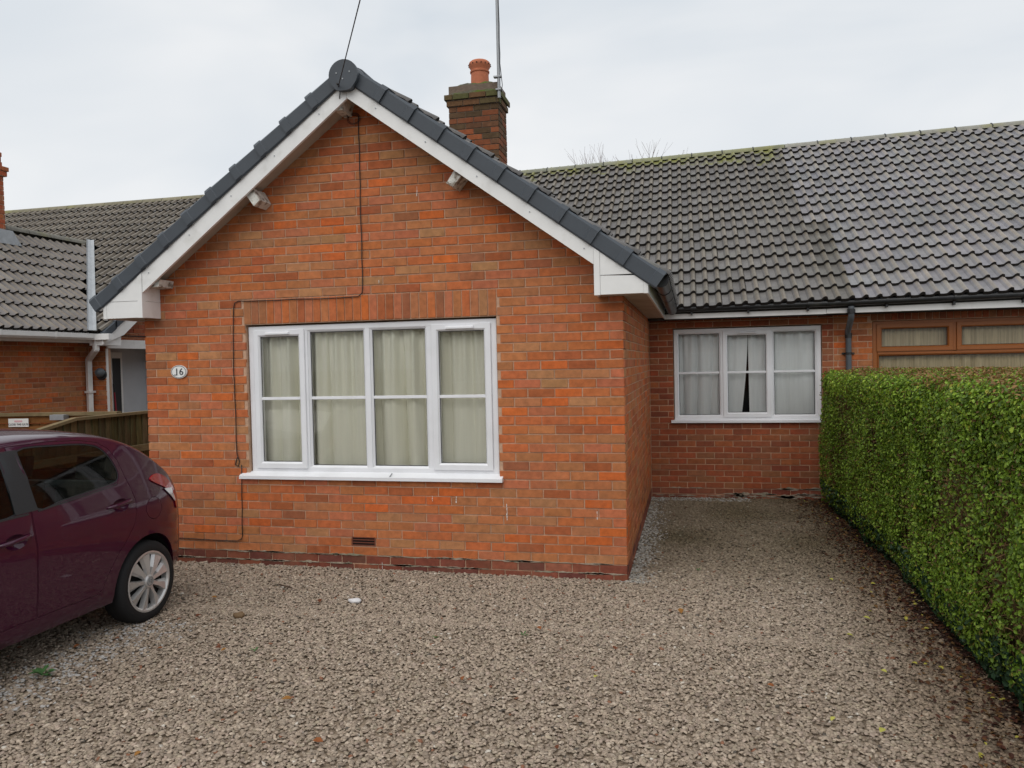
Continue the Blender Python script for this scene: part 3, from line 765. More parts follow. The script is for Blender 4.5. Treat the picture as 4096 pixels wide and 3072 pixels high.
roof_n = main_slab(2.071, NX1+.2).build('main_roof', M['slab'], nb_r)
ncol = 15
main_tiles(roof_n, 2.07, ncol, None, lambda q, cl, r: ((cl[1]*.80, cl[1]*.78, cl[1]*.70) if q.x < 2.4 and r < 7 else (cl[0]*1.38, cl[1]*1.42, cl[2]*1.48)))
xs_ = 2.07+ncol*2*TP
tile_sheet('roof_tiles', roof_n, 2.6, 17, main_pt(xs_, 0), (1, 0, .0132), (main_pt(xs_, 1)-main_pt(xs_, 0)).normalized())
ridge_run(roof_n, (2.071, RY, zR(2.07)), (NX1+.2, RY, zR(NX1+.2)), .5, r=.095, colour=lambda p, c: (c[0]*1.12, c[1]*1.12, c[2]*1.12))
MB().box(2.074, NX1, EY+.09, EY+.11, 2.258, 2.415).build('fascia', M['white_paint'], nb_r)
MB().box(2.074, NX1, EY+.1101, DY-.004, 2.260, 2.270).build('soffit', M['soffit'], nb_r)
gt = MB(); half_gutter(gt, (2.071, EY+.035, 2.376), (NX1, EY+.035, 2.45), .042)
for xx in (2.7, 3.4, 4.1, 4.8, 5.5): gt.tube([(xx, EY+.035, 2.376+.0107*(xx-2.07)), (xx+.025, EY+.035, 2.376+.0107*(xx-2.07))], .048, 14); gt.box(xx, xx+.022, EY+.03, EY+.085, 2.305, 2.345)
gt.build('gutter', M['black_plastic'], nb_r, smooth=True, angle=40)
dp = MB(); dp.tube([(2.33, EY+.035, 2.33), (2.33, EY+.035, 2.235), (2.335, EY+.07, 2.19), (2.35, DY-.07, 2.05), (2.36, DY-.05, 1.99), (2.36, DY-.05, 0.0)], .034, 12)
dpo = dp.build('downpipe', M['grey_pipe'], nb_r, smooth=True, angle=40)
bk = MB(); bk.tube([(2.36, DY-.05, 1.775), (2.36, DY-.05, 1.80)], .042, 12); bk.box(2.29, 2.43, DY-.03, DY-.004, 1.778, 1.797); bk.tube([(2.33, EY+.035, 2.30), (2.33, EY+.035, 2.25)], .045, 12)
bk.build('bracket', M['black_plastic'], dpo)
bm_ = MB(); bm_.tube([(2.36, DY-.05, 2.03), (2.36, DY-.05, 1.97)], .041, 12).build('pipe_socket', M['black_plastic'], dpo, smooth=True, angle=40)

# curtains (hang inside: things of their own)
c1 = curtain('curtain', -3.36, -1.69, .86, 2.13, .165, 3, M['curtain'], amp=.056, freq=16); tag(c1, 'wide cream curtain drawn across the gable window', 'curtain')
c2 = curtain('curtain', -1.70, -1.02, .86, 2.13, .168, 8, M['curtain'], amp=.056, freq=15); tag(c2, 'narrow cream curtain behind the gable window pane farthest from the car', 'curtain')
c3 = curtain('curtain', .28, 1.22, .97, 2.14, DY+.148, 5, M['net'], amp=.042, freq=13, gap=lambda v, a, b: (a, b-.010-.105*max(0, v-.1)**1.6)); tag(c3, 'pale grey curtain pulled slightly aside, on the wing side of the three-light window', 'curtain')
c4 = curtain('curtain', 1.215, 2.09, .97, 2.14, DY+.158, 12, M['net'], amp=.055, freq=10, gap=lambda v, a, b: (a+.01*v, b)); tag(c4, 'pale grey curtain hanging straight, on the hedge side of the three-light window', 'curtain')
c5 = curtain('curtain', 2.62, 5.38, .82, 2.16, DY+.14, 21, M['brown_curtain'], amp=.02, freq=22); tag(c5, 'streaky brown curtain behind the brown framed window', 'curtain')
# ================================================================== detached neighbour on the left
nl = empty('bungalow', (-10, 4, 0))
tag(nl, 'neighbouring brick bungalow with white gutter and downpipe beyond the wooden fence', 'bungalow')
LXe, LZe, LYe = -8.22, 2.33, 3.66           # tile edges of its wing (along Y) and of its main slope (along X)
LXr, LWS = -10.36, .83                      # wing ridge and slope
LRY = LYe+3.92; LRZ = LZe+SL*(LRY-LYe)
LWX = -8.60; LMY = 3.98; LGX = -8.29
lw = MB()
lw.box(LWX-.25, LWX-.0055, -2.2, LMY+.2, -.1, 2.5); lw.box(LWX-.0089, LGX-.2501, LMY+.0055, LMY+.25, -.1, 2.45)
lw.box(LGX-.25, LGX-.009, LMY+.009, LMY+.12, -.1, 2.45); lw.box(LGX-.25, LGX-.009, LMY+.1201, 12, 2.27, 2.45); lw.box(LGX-.25, LGX-.009, 5.6, 12, -.1, 2.269)
lw.prism([(LMY+.01, 2.4501), (12, 2.4501), (LRY, LRZ-.15)], 0, LGX-.25, LGX-.009)
lw.box(-12.6, LWX-.2501, -2.2, -1.95, -.1, 2.5); lw.box(-13.2, LGX-.26, 11.75, 12, -.1, 2.45)
lw.build('wall', M['mortar'], nl)
lb = MB()
for poly, full, col, ctr in layout(-1.0, LMY, -1, 31, pal=PAL): put_brick(lb, poly, col, lambda u, z, d: (LWX-d, u, z))
for poly, full, col, ctr in layout(LWX, LGX, -1, 31, pal=PAL, flip=1): put_brick(lb, poly, col, lambda u, z, d: (u, LMY+d, z))
for poly, full, col, ctr in layout(LMY, 7.0, -1, 47, holes=[(LMY+.07, 5.6, -1, 2.24)], clips=(lambda p: p[1]-(LZe-.02+SL*(p[0]-LYe)),), pal=PAL_DARK): put_brick(lb, poly, col, lambda u, z, d: (LGX-d, u, z))
# porch recess, lintel and door
lp = MB(); lp.box(LGX-.50, LGX-.255, LMY+.1205, 5.6, 2.21, 2.268); lp.box(LGX-.55, LGX-.52, LMY+.05, 5.65, -.1, 2.3); lp.box(LGX-.5195, LGX-.012, 5.50, 5.599, -.1, 2.2); lp.build('porch_lining', M['render'], nl)
MB().box(LGX-.008, LGX+.022, LMY+.02, 5.7, 2.125, 2.262).build('porch_lintel', M['white_paint'], nl)
MB().box(LGX-.008, LGX+.012, LMY+.004, LMY+.045, 0, 2.12).build('porch_post', M['white_paint'], nl)
dr = MB(); dr.box(LGX-.519, LGX-.48, 4.50, 4.90, 0, 2.08); dro = dr.build('door', M['white_paint'], nl)
MB().box(LGX-.4795, LGX-.474, 4.67, 4.85, .3, 1.98).build('pane', M['trim'], dro)
MB().box(LGX-.4795, LGX-.45, 4.60, 4.615, 1.45, 1.57).build('handle', M['galv'], dro)
# chimney of the neighbour
cy0, cy1 = 3.44, 3.92
lc = MB(); lc.box(-10.712, -10.008, cy0+.008, cy1-.008, 3.2, 4.872); lc.box(-10.75, -9.97, cy0-.03, cy1+.03, 4.872, 5.02); lc.box(-10.70, -10.02, cy0+.02, cy1-.02, 5.0201, 5.25); lco = lc.build('chimney', M['mortar'], nl)
for k in range(27):
    za, zb_ = 3.30+.075*k+.005, 3.30+.075*k+.07
    if zb_ > 5.26: break
    e = .036 if 4.87 < za < 4.95 else (.055 if 4.95 <= za < 5.02 else (0 if za < 4.87 else -.008))
    for (a0, a1, fn) in ((cy0-e, cy1+e, lambda u, z, d: (-10.0+e-d, u, z)), (-10.72-e, -10.0+e, lambda u, z, d: (u, cy0-e+d, z)), (-10.72-e, -10.0+e, lambda u, z, d: (u, cy1+e-d, z))):
        u = a0-(.1125 if k % 2 else 0)
        while u < a1-.02:
            a_, b_ = max(u, a0)+.0045, min(u+.225, a1)-.0045
            if b_-a_ > .03: put_brick(lb, [(a_, za), (b_, za), (b_, zb_), (a_, zb_)], pick(PAL_DARK), fn)
            u += .225
lb.build('brickwork', M['brick'], nl, kind='stuff')
fl2 = MB(); fl2.box(-10.74, -9.985, cy0-.015, cy1+.015, 3.2, 4.0); fl2.prism([(cy0-.2, 3.80), (cy1+.2, 3.80), (cy1+.03, 4.02), (cy0-.03, 4.02)], 0, -10.0, -9.90); fl2.build('flashing', M['lead'], lco)
# roofs
lr = MB(); lr.prism([(LYe+.06, LZe), (LRY, LRZ-.03), (12.3, LZe), (12.3, 2.2), (LYe+.12, 2.2)], 0, -14.0, LGX-.26); lr.prism([(LYe+.02, LZe-.06), (LRY, LRZ-.10), (LRY, LRZ-.03), (LYe+.02, LZe)], 0, LGX-.2599, -8.06); lmr = lr.build('main_roof', M['slab'], nl)
lay_tiles(lmr, 22, 17, lambda c: (-8.04-(c+1)*2*TP, LYe, LZe), (1, 0, 0), (0, CT, ST),
          skip=lambda q: q.z < (LZe+LWS*(LXe-q.x) if q.x > LXr else 9)-.04 or q.x < -13.5 if q.x > LXr else q.z < LZe+LWS*(q.x-2*LXr+LXe)-.04,
          colour=lambda q, cl: (cl[1]*.98, cl[1]*.95, cl[1]*.90))
ridge_run(lmr, (-14, LRY, LRZ), (-8.05, LRY, LRZ), .46, r=.10, colour=lambda p, c: (c[0]*.95, c[1]*.88, c[2]*.70), clip=False)
wl = math.hypot(1, LWS); lct, lst = 1/wl, LWS/wl
lwr_ = MB(); lwr_.prism([(LXe-.06, LZe), (LXr, LZe+LWS*(LXe-LXr)-.02), (2*LXr-LXe+.06, LZe), (2*LXr-LXe+.06, 2.25), (LXe-.12, 2.25)], 1, -2.4, 6.2); lwr = lwr_.build('wing_roof', M['slab'], nl)
lay_tiles(lwr, 20, 10, lambda c: (LXe, -.1+c*2*TP, LZe), (0, 1, 0), (-lct, 0, lst),
          skip=lambda q: q.z < LZe+SL*(q.y-LYe)+.06 or q.x < LXr+.05, colour=lambda q, cl: (cl[1]*1.02, cl[1]*.97, cl[1]*.92))
tile_sheet('roof_tiles', lwr, 2.3, 10, (LXe, -2.4, LZe), (0, 1, 0), (-lct, 0, lst))
ridge_run(lwr, (LXr, -2.4, LZe+LWS*(LXe-LXr)+.0), (LXr, 5.95, LZe+LWS*(LXe-LXr)), .45, r=.10, colour=lambda p, c: (c[0]*.75, c[1]*.73, c[2]*.72), clip=False)
# valley lead
va = Vector((LXe+.10, LYe-.11, LZe+.05)); vb = Vector((LXr, LYe+(LWS*(LXe-LXr))/SL, LZe+LWS*(LXe-LXr)+.12))
vd = (vb-va); s1 = Vector((.0, -.085, .0)); s2 = Vector((.065, .0, .0))
vm = MB(); vm.add([tuple(va+s1), tuple(va), tuple(va+s2), tuple(vb+s1), tuple(vb), tuple(vb+s2)], [(0, 1, 4, 3), (1, 2, 5, 4)]); vm.add([tuple(va+Vector((0, 0, .02))+s1*1.3), tuple(va+s1*1.05), tuple(vb+s1*1.05), tuple(vb+Vector((0, 0, .02))+s1*1.3)], [(0, 1, 2, 3)])
vm.build('valley_flashing', M['lead'], nl)
# verge, boxed eave, gutter, downpipe
bx = MB(); bx.prism([(LYe-.02, 2.17), (LYe+.42, 2.33), (LYe+.42, 2.33), (12, LZe), (LRY, LRZ-.02), (LYe-.02, LZe-.02)][:2]+[(LRY, LRZ-.26), (LRY, LRZ-.03), (LYe-.02, LZe-.03)], 0, -8.05, -8.02); bx.box(-8.0501, LGX+.005, LYe, LYe+.38, 2.16, 2.30); bx.build('bargeboard', M['white_paint'], nl)
for i in range(14):
    a = LYe-.03+i*.242; vcp = MB()
    p0 = (a, LZe+.045+SL*(a-LYe)); p1 = (a+.27, LZe+.03+SL*(a+.27-LYe))
    vcp.prism([(p0[0], p0[1]-.12), (p1[0], p1[1]-.12), p1, p0], 0, -8.06, -7.995); vcp.build('verge_cap', M['verge'], nl)
gx = LXe+.02
gu = MB(); prof = [(-.055, .045), (-.055, -.02), (-.03, -.05), (.02, -.05), (.05, -.02), (.055, .045), (.045, .045), (.04, -.012), (.015, -.04), (-.025, -.04), (-.045, -.014), (-.045, .045)]
gu.prism([(gx+p[0], 2.29+p[1]) for p in prof], 1, -2.3, LYe+.02); gu.box(gx-.05, -7.90, LYe-.05, LYe+.055, 2.24, 2.33)
for yy in (1.1, 2.0, 2.9): gu.prism([(gx+p[0]*1.12, 2.29+p[1]*1.12) for p in prof], 1, yy, yy+.03)
gu.build('gutter', M['white_paint'], nl)
MB().box(LXe-.085, LXe-.06, -2.2, LYe, 2.20, 2.36).build('fascia', M['white_paint'], nl); MB().box(LWX+.003, LXe-.0855, -2.2, LMY-.004, 2.205, 2.215).build('soffit', M['soffit'], nl)
dw = MB(); ax_, ay_ = -8.19, LYe+.02
def sq(mb, pts, w=.034):
    for a, b in zip(pts, pts[1:]):
        a = Vector(a); b = Vector(b); d = (b-a).normalized(); e1 = d.cross(Vector((.4, 1, .02))).normalized() if abs(d.z) > .9 else d.cross(Vector((0, 0, 1))).normalized(); e2 = d.cross(e1)
        q = [tuple(p+e1*sx*w+e2*sz*w) for p in (a-d*.012, b+d*.012) for sx, sz in ((-1, -1), (1, -1), (1, 1), (-1, 1))]
        mb.add(q, [(3, 2, 1, 0), (4, 5, 6, 7), (0, 1, 5, 4), (1, 2, 6, 5), (2, 3, 7, 6), (3, 0, 4, 7)])
sq(dw, [(ax_, ay_, 2.25), (ax_, ay_, 2.10), (-8.52, LMY-.09, 1.95), (-8.52, LMY-.09, 0)])
dwo = dw.build('downpipe', M['white_paint'], nl)
MB().box(-8.57, -8.47, LMY-.14, LMY-.02, 1.44, 1.47).build('bracket', M['white_paint'], dwo)
# bulkhead lamp on its wall
lm = empty('wall_lamp', (-8.36, LMY, 1.72)); tag(lm, 'dark bulkhead lamp on the brick wall beside the white downpipe', 'wall lamp')
MB().lathe([(0, 0), (.085, 0), (.085, -.03), (0, -.03)], (-8.36, LMY-.002, 1.72), axis=1, n=20).build('base', M['trim'], lm)
MB().lathe([(.02, -.03), (.07, -.035), (.072, -.07), (.05, -.11), (0, -.125)], (-8.35, LMY-.002, 1.75), axis=1, n=18).build('hood', M['grey_pipe'], lm, smooth=True)
br = MB(); br.tube([(LGX-.30, LMY+.62, 0), (LGX-.38, LMY+.60, 1.42)], .013, 8); bro = br.build('broom', M['red_plastic']); tag(bro, 'red handled broom leaning in the white porch', 'broom')
MB().tube([(LGX-.38, LMY+.60, 1.42), (LGX-.386, LMY+.599, 1.56)], .015, 8).build('grip', M['trim'], bro)
MB().box(LGX-.33, LGX-.26, LMY+.48, LMY+.76, 0, .09).build('head', M['trim'], bro)

# ================================================================== fence, gate, sign
FX = -6.0
fence = empty('fence', (FX, 1.5, 0)); tag(fence, 'weathered boarded fence with sloping end panel beside the car', 'fence')
def ftop(y): return 1.262 if y > .85 else max(1.06, 1.262-(.85-y)*.175)
y = -2.6
BME = {}
while y < 4.0:
    w = .10; t = ftop(y+.05)-.02
    b = MB(); b.prism([(FX+.012, y), (FX+.024, y), (FX+.006, y+w+.012), (FX+.0, y+w+.012)], 2, .03, t)
    o = b.build('board', M['fence'], fence); k = rnd.uniform(.6, 1.5); o.color = (k, k*rnd.uniform(.95, 1.1), k*rnd.uniform(.8, 1.1), 1); y += w
for za, nm in ((.80, 'rail'), (.25, 'rail')):
    MB().box(FX+.024, FX+.072, -2.6, 4.0, za, za+.075).build('rail', M['fence_light'], fence)
cpv = MB(); cp = [(-2.6, 1.06), (-.30, 1.06), (.85, 1.262), (4.0, 1.262)]
for (ya, za), (yb, zb_) in zip(cp, cp[1:]): cpv.prism([(ya, za-.02), (yb, zb_-.02), (yb, zb_+.012), (ya, za+.012)], 0, FX-.02, FX+.055)
cpv.build('capping', M['fence_light'], fence)
for yy in (-2.5, -.3, 1.75, 3.9): MB().box(FX-.09, FX-.015, yy-.04, yy+.04, 0, ftop(yy)-.02).build('post', M['fence'], fence)
gate = empty('gate', (-7.3, 1.7, 0)); tag(gate, 'brown wooden gate across the neighbouring drive behind the fence', 'gate')
ga, gb = Vector((-8.45, 1.47, 0)), Vector((-6.15, 1.72, 0)); gd = (gb-ga).normalized(); gn = Vector((gd.y, -gd.x, 0)); GL = (gb-ga).length
GM = Matrix(((gd.x, -gn.x, 0, ga.x), (gd.y, -gn.y, 0, ga.y), (0, 0, 1, 0), (0, 0, 0, 1)))      # local x along the gate, local -y to the viewer
def gbuild(mb, name, m, p=gate):
    for i, v in enumerate(mb.v): mb.v[i] = tuple(GM @ Vector(v))
    return mb.build(name, m, p)
x = 0
while x < GL-.05:
    o = gbuild(MB().box(x+.002, x+.112, 0, .02, .06, 1.15), 'board', M['gate_wood']); k = rnd.uniform(.6, 1.3); o.color = (k, k, k, 1); x += .115
for za in (.25, 1.02): gbuild(MB().box(0, GL, -.04, -.001, za, za+.10), 'rail', M['gate_wood'])
gbuild(MB().box(0, GL, -.05, .04, 1.245, 1.285), 'capping', M['fence_light']); gbuild(MB().box(0, GL, -.015, .03, 1.16, 1.2445), 'rail', M['gate_wood'])
ha = MB(); ha.box(GL-.80, GL-.62, -.14, -.06, 1.255, 1.262); ha.box(GL-.80, GL-.62, -.142, -.135, 1.20, 1.2549); ha.box(GL-.80, GL-.793, -.134, -.052, 1.20, 1.2549); ha.box(GL-.627, GL-.62, -.134, -.052, 1.20, 1.2549); gbuild(ha, 'latch', M['galv'])
sg = empty('sign', tuple(GM @ Vector((.62, -.06, 1.12)))); tag(sg, 'small white notice reading CLOSE THE GATE', 'sign')
SX = .90
gbuild(MB().box(SX, SX+.265, -.056, -.050, 1.118, 1.218), 'sign_plate', M['plaque'], sg)
def text_obj(name, body, size, m, parent, mtx, ext=.001, ax='CENTER'):
    cu = bpy.data.curves.new(name, 'FONT'); cu.body = body; cu.size = size; cu.extrude = ext; cu.align_x = ax; cu.align_y = 'CENTER'
    t_ = bpy.data.objects.new(name, cu); C.objects.link(t_)
    dg = bpy.context.evaluated_depsgraph_get(); me = bpy.data.meshes.new_from_object(t_.evaluated_get(dg)); bpy.data.objects.remove(t_)
    me.materials.clear(); me.materials.append(m); me.transform(mtx)
    o = bpy.data.objects.new(name, me); C.objects.link(o); setpar(o, parent); return o
STAND = Matrix(((1, 0, 0, 0), (0, 0, -1, 0), (0, 1, 0, 0), (0, 0, 0, 1)))
text_obj('lettering', 'CLOSE THE GATE', .034, M['ink'], sg, GM @ Matrix.Translation((SX+.132, -.058, 1.147)) @ STAND)
gbuild(MB().box(SX+.08, SX+.185, -.0575, -.0562, 1.175, 1.196), 'faded_print', M['pink_ink'], sg)

# house number plaque
pl = empty('house_number', (-4.02, 0, 1.747)); tag(pl, 'white oval plaque reading 16 on the front brick wall', 'number plaque')
o_ = MB(); n = 32
el = lambda s: [(-4.023+.082*s*math.cos(2*math.pi*k/n), 1.747+.060*s*math.sin(2*math.pi*k/n)) for k in range(n)]
o_.prism(el(1), 1, -.018, -.004); o_.build('plate', M['plaque'], pl)
rg = MB(); q = el(.90); rg.tube([(p[0], -.019, p[1]) for p in q]+[(q[0][0], -.019, q[0][1])], .0022, 5, caps=False); rg.build('border', M['ink'], pl)
text_obj('lettering', '16', .085, M['ink'], pl, Matrix.Translation((-4.02, -.0195, 1.745)) @ Matrix.Scale(1.1, 4, (1, 0, 0)) @ STAND, .0015)
se = MB(); se.box(-4.073, -4.038, -.021, -.0185, 1.7155, 1.7215); se.build('numeral_serif', M['ink'], pl)

# cables on the wall, phone wire, aerial mast
def wob(pts, k=.004):
    o = []
    for a, b in zip(pts, pts[1:]):
        a = Vector(a); b = Vector(b); n = max(1, int((b-a).length/.12))
        for i in range(n): o.append(tuple(a.lerp(b, i/n)+Vector((rnd.uniform(-k, k), 0, rnd.uniform(-k, k)))))
    return o+[pts[-1]]
def wall_cable(pts, label, rad=.0042):
    mb = MB(); mb.tube(wob(pts), rad, 6); o = mb.build('cable', M['cable'], None, smooth=True); return tag(o, label, 'cable')
Y_ = -.010
wall_cable([(-2.27, -.012, 3.90), (-2.2, Y_, 3.88), (-2.203, Y_, 3.3), (-2.205, Y_, 2.68), (-2.203, Y_, 2.44), (-2.215, Y_, 2.39), (-2.25, Y_, 2.36), (-2.6, Y_, 2.355), (-3.40, Y_, 2.362), (-3.44, Y_, 2.345), (-3.452, Y_, 2.30), (-3.466, Y_, 1.75), (-3.461, Y_, 1.0), (-3.438, Y_, .93), (-3.452, Y_, .885), (-3.478, Y_, .90), (-3.47, Y_, .95), (-3.452, Y_, .975)], 'thin black cable running down the gable and round the window head')
wall_cable([(-3.422, Y_, .90), (-3.424, Y_, .74), (-3.431, Y_, .26), (-3.445, Y_, .228), (-3.49, Y_, .217), (-4.30, Y_, .221)], 'thin black cable running below the window sill towards the car', .004)
coil = MB()
for r_ in (.040, .048): coil.tube([(-2.24+r_*math.cos(t)*1.25, -.016-r_*.1, 3.862+r_*math.sin(t)) for t in np.linspace(0, 2*math.pi, 17)], .0025, 5, caps=False)
tag(coil.build('cable_coil', M['cable'], None, smooth=True), 'coil of spare black cable tucked under the gable peak', 'cable coil')
wire = MB(); pts = []
for i in range(41):
    k = i/40; pts.append((-2.235+9*k, -.31-14*k, 4.035+2.25*k-1.2*k*(1-k)*.25))
pts = [(-2.29, -.02, 3.88), (-2.275, -.15, 3.90), (-2.262, -.24, 3.965), (-2.238, -.265, 4.03)]+pts
wire.tube(pts, .0042, 6); wo = wire.build('phone_wire', M['cable'], None, smooth=True); tag(wo, 'thin phone wire rising from the gable peak into the sky', 'wire')
wb = MB(); wb.box(-2.255, -2.225, -.285, -.237, 4.022, 4.045); wb.tube([(-2.24, -.28, 4.05), (-2.24, -.33, 4.05)], .007, 6); wb.build('wire_bracket', M['cable'], wo)
mast = MB(); mast.tube([(-1.835, 3.55, 5.17), (-1.835, 3.55, 8.2)], .021, 10); mo = mast.build('aerial_mast', M['steel'], None, smooth=True, angle=40); tag(mo, 'tall grey aerial mast strapped to the mossy chimney', 'aerial mast')
mc = MB(); mc.tube(wob([(-1.80, 3.54, 5.25), (-1.785, 3.54, 5.33), (-1.80, 3.545, 5.45), (-1.81, 3.535, 5.6), (-1.812, 3.53, 8.2)], .003), .005, 6); mc.build('cable', M['cable'], mo)
mk = MB(); mk.box(-1.872, -1.80, 3.515, 3.60, 5.265, 5.285); mk.box(-1.90, -1.80, 3.52, 3.58, 5.43, 5.448); mk.build('bracket', M['steel'], mo)
ae = MB(); ae.tube([(-1.835, 3.0, 8.1), (-1.835, 4.1, 8.1)], .012, 6)
for yy in np.linspace(3.05, 4.05, 9): ae.tube([(-2.05, yy, 8.1), (-1.62, yy, 8.1)], .005, 5)
ae.build('aerial', M['steel'], mo)
# ================================================================== parked car
car = empty('parked_car', (-4.0, -2.6, 0)); tag(car, 'dark maroon small hatchback parked against the brick gable', 'car')
CCX = -4.0
HB = [(.15, .66), (.20, .735), (.26, .772), (.36, .788), (.50, .797), (.66, .800), (.76, .799), (.85, .791), (.93, .778), (1.0, .760), (1.1, .732), (1.2, .698), (1.28, .664), (1.34, .622), (1.38, .575), (1.45, .50)]
def lerp_tab(tab, z):
    if z <= tab[0][0]: return tab[0][1]
    for (a, b), (c, d) in zip(tab, tab[1:]):
        if z <= c: t = (z-a)/(c-a); return b+(d-b)*t
    return tab[-1][1]
_zs = np.linspace(.1, 1.5, 281); _h = np.array([lerp_tab(HB, z) for z in _zs]); _k = np.exp(-np.linspace(-2, 2, 17)**2); _k /= _k.sum()
_h = np.convolve(np.pad(_h, 8, mode='edge'), _k, 'valid')
def hw(Y, Z):
    tr_ = max(0, (Y+1.60)/.70); tf = max(0, (-3.65-Y)/.62)
    return float(np.interp(Z, _zs, _h))*(1-.27*tr_**2.7-.27*tf**2.4)
def catmull(P, n):
    o = []; P = [P[0]]+list(P)+[P[-1]]
    for i in range(1, len(P)-2):
        a, b, c, d = (np.array(P[i+k], float) for k in (-1, 0, 1, 2))
        for j in range(n):
            t = j/n; o.append(.5*((2*b)+(c-a)*t+(2*a-5*b+4*c-d)*t*t+(3*b-a-3*c+d)*t**3))
    o.append(np.array(P[-2], float)); return [tuple(q) for q in o]
# edge between side and top: (Y, Z, dY to the centre line, dZ to the centre line)
EC = [(-1.02, .30, .12, 0), (-.965, .42, .125, 0), (-.955, .55, .12, 0), (-.985, .68, .115, .0), (-1.035, .80, .11, .02), (-1.10, .91, .10, .03), (-1.19, 1.005, .085, .04), (-1.31, 1.09, .08, .055), (-1.45, 1.185, .075, .065), (-1.60, 1.258, .05, .07), (-1.76, 1.303, .02, .072), (-1.98, 1.335, 0, .07), (-2.3, 1.352, 0, .066), (-2.62, 1.340, 0, .066), (-2.86, 1.285, -.03, .07), (-3.1, 1.155, -.06, .06), (-3.34, 1.01, -.09, .05), (-3.5, .94, -.08, .05), (-3.8, .885, -.08, .045), (-4.03, .80, -.09, .03), (-4.17, .67, -.11, 0), (-4.21, .5, -.12, 0), (-4.16, .3, -.12, 0)]
ECs = catmull(EC, 7)
def inpoly(p, poly):
    x, y = p; c = False; n = len(poly); j = n-1
    for i in range(n):
        xi, yi = poly[i]; xj, yj = poly[j]
        if (yi > y) != (yj > y) and x < (xj-xi)*(y-yi)/(yj-yi)+xi: c = not c
        j = i
    return c
def near(p, poly, d):
    for i in range(len(poly)):
        a = poly[i]; b = poly[(i+1) % len(poly)]; vx, vy = b[0]-a[0], b[1]-a[1]; l2 = vx*vx+vy*vy or 1e-9
        t = max(0, min(1, ((p[0]-a[0])*vx+(p[1]-a[1])*vy)/l2))
        if (a[0]+t*vx-p[0])**2+(a[1]+t*vy-p[1])**2 < d*d: return True
    return False
def smooth_loop(P, n=5):
    m = len(P); o = []
    for i in range(m):
        a, b, c, d = (np.array(P[(i+k) % m], float) for k in (-1, 0, 1, 2))
        for j in range(n):
            t = j/n; o.append(tuple(.5*((2*b)+(c-a)*t+(2*a-5*b+4*c-d)*t*t+(3*b-a-3*c+d)*t**3)))
    return o
def densify(P, s=.05):
    o = []
    for a, b in zip(P, P[1:]+P[:1]):
        n = max(1, int(math.hypot(b[0]-a[0], b[1]-a[1])/s))
        for i in range(n): o.append((a[0]+(b[0]-a[0])*i/n, a[1]+(b[1]-a[1])*i/n))
    return o
def inset(P, d):
    n = len(P); A = sum(P[i][0]*P[(i+1) % n][1]-P[(i+1) % n][0]*P[i][1] for i in range(n)); s = 1 if A > 0 else -1; o = []
    for i in range(n):
        a, b, c = P[i-1], P[i], P[(i+1) % n]
        def nrm(p, q): dx, dy = q[0]-p[0], q[1]-p[1]; l = math.hypot(dx, dy) or 1; return (-dy/l*s, dx/l*s)
        n1, n2 = nrm(a, b), nrm(b, c); mx_, my_ = n1[0]+n2[0], n1[1]+n2[1]; l = math.hypot(mx_, my_) or 1
        o.append((b[0]+mx_/l*d, b[1]+my_/l*d))
    return o
def panel(name, outline, holes, m, parent, off=0.0, side=1, grid=.04, flange=.018, fx=hw):
    vs2 = []; ed = []
    for loop in [outline]+list(holes):
        b = len(vs2); vs2 += [Vector(p) for p in loop]; n = len(loop); ed += [(b+i, b+(i+1) % n) for i in range(n)]
    ys = [p[0] for p in outline]; zs = [p[1] for p in outline]
    gy = np.arange(min(ys)+grid/2, max(ys), grid); gz = np.arange(min(zs)+grid/2, max(zs), grid)
    for a in gy:
        for c in gz:
            p = (a, c)
            if inpoly(p, outline) and not any(inpoly(p, h) for h in holes) and not any(near(p, l, grid*.45) for l in [outline]+list(holes)): vs2.append(Vector(p))
    v, e, fcs, *_ = delaunay_2d_cdt(vs2, ed, [], 0, 1e-5)
    mb = MB(); mb.v = [(CCX+side*(fx(p.x, p.y)+off), p.x, p.y) for p in v]
    for fc in fcs:
        c = sum((v[i] for i in fc), Vector((0, 0)))/len(fc)
        if inpoly(c, outline) and not any(inpoly(c, h) for h in holes):
            q = tuple(fc)
            a_, b_, c_ = (v[i] for i in q[:3])
            if ((b_-a_).cross(c_-a_) > 0) != (side > 0): q = q[::-1]
            mb.f.append(q); mb.c.append(None); mb.mi.append(0)
    if flange:
        for loop in [outline]+list(holes):
            b = len(mb.v); n = len(loop)
            for p in loop:
                X = fx(p[0], p[1])+off; mb.v.append((CCX+side*X, p[0], p[1]))
            for p in loop:
                X = fx(p[0], p[1])+off-flange; mb.v.append((CCX+side*X, p[0], p[1]))
            for i in range(n): mb.f.append((b+i, b+(i+1) % n, b+n+(i+1) % n, b+n+i)); mb.c.append(None); mb.mi.append(0)
    return mb.build(name, m, parent, smooth=True, angle=50)
WY_R, WY_F, WZ, WR = -1.487, -3.825, .282, .285
def arch(yc, a0, a1, r=.335, n=22): return [(yc+r*math.cos(a0+(a1-a0)*i/n), WZ+r*math.sin(a0+(a1-a0)*i/n)) for i in range(n+1)]
aR = math.asin((.30-WZ)/.335)
side_out = [(p[0], p[1]) for p in ECs]
side_out += [(-4.155, .30)][:0] + arch(WY_F, math.pi-aR, -.15)[0:] + [(-3.45, .232), (-1.87, .232)] + arch(WY_R, math.pi+.15, aR)
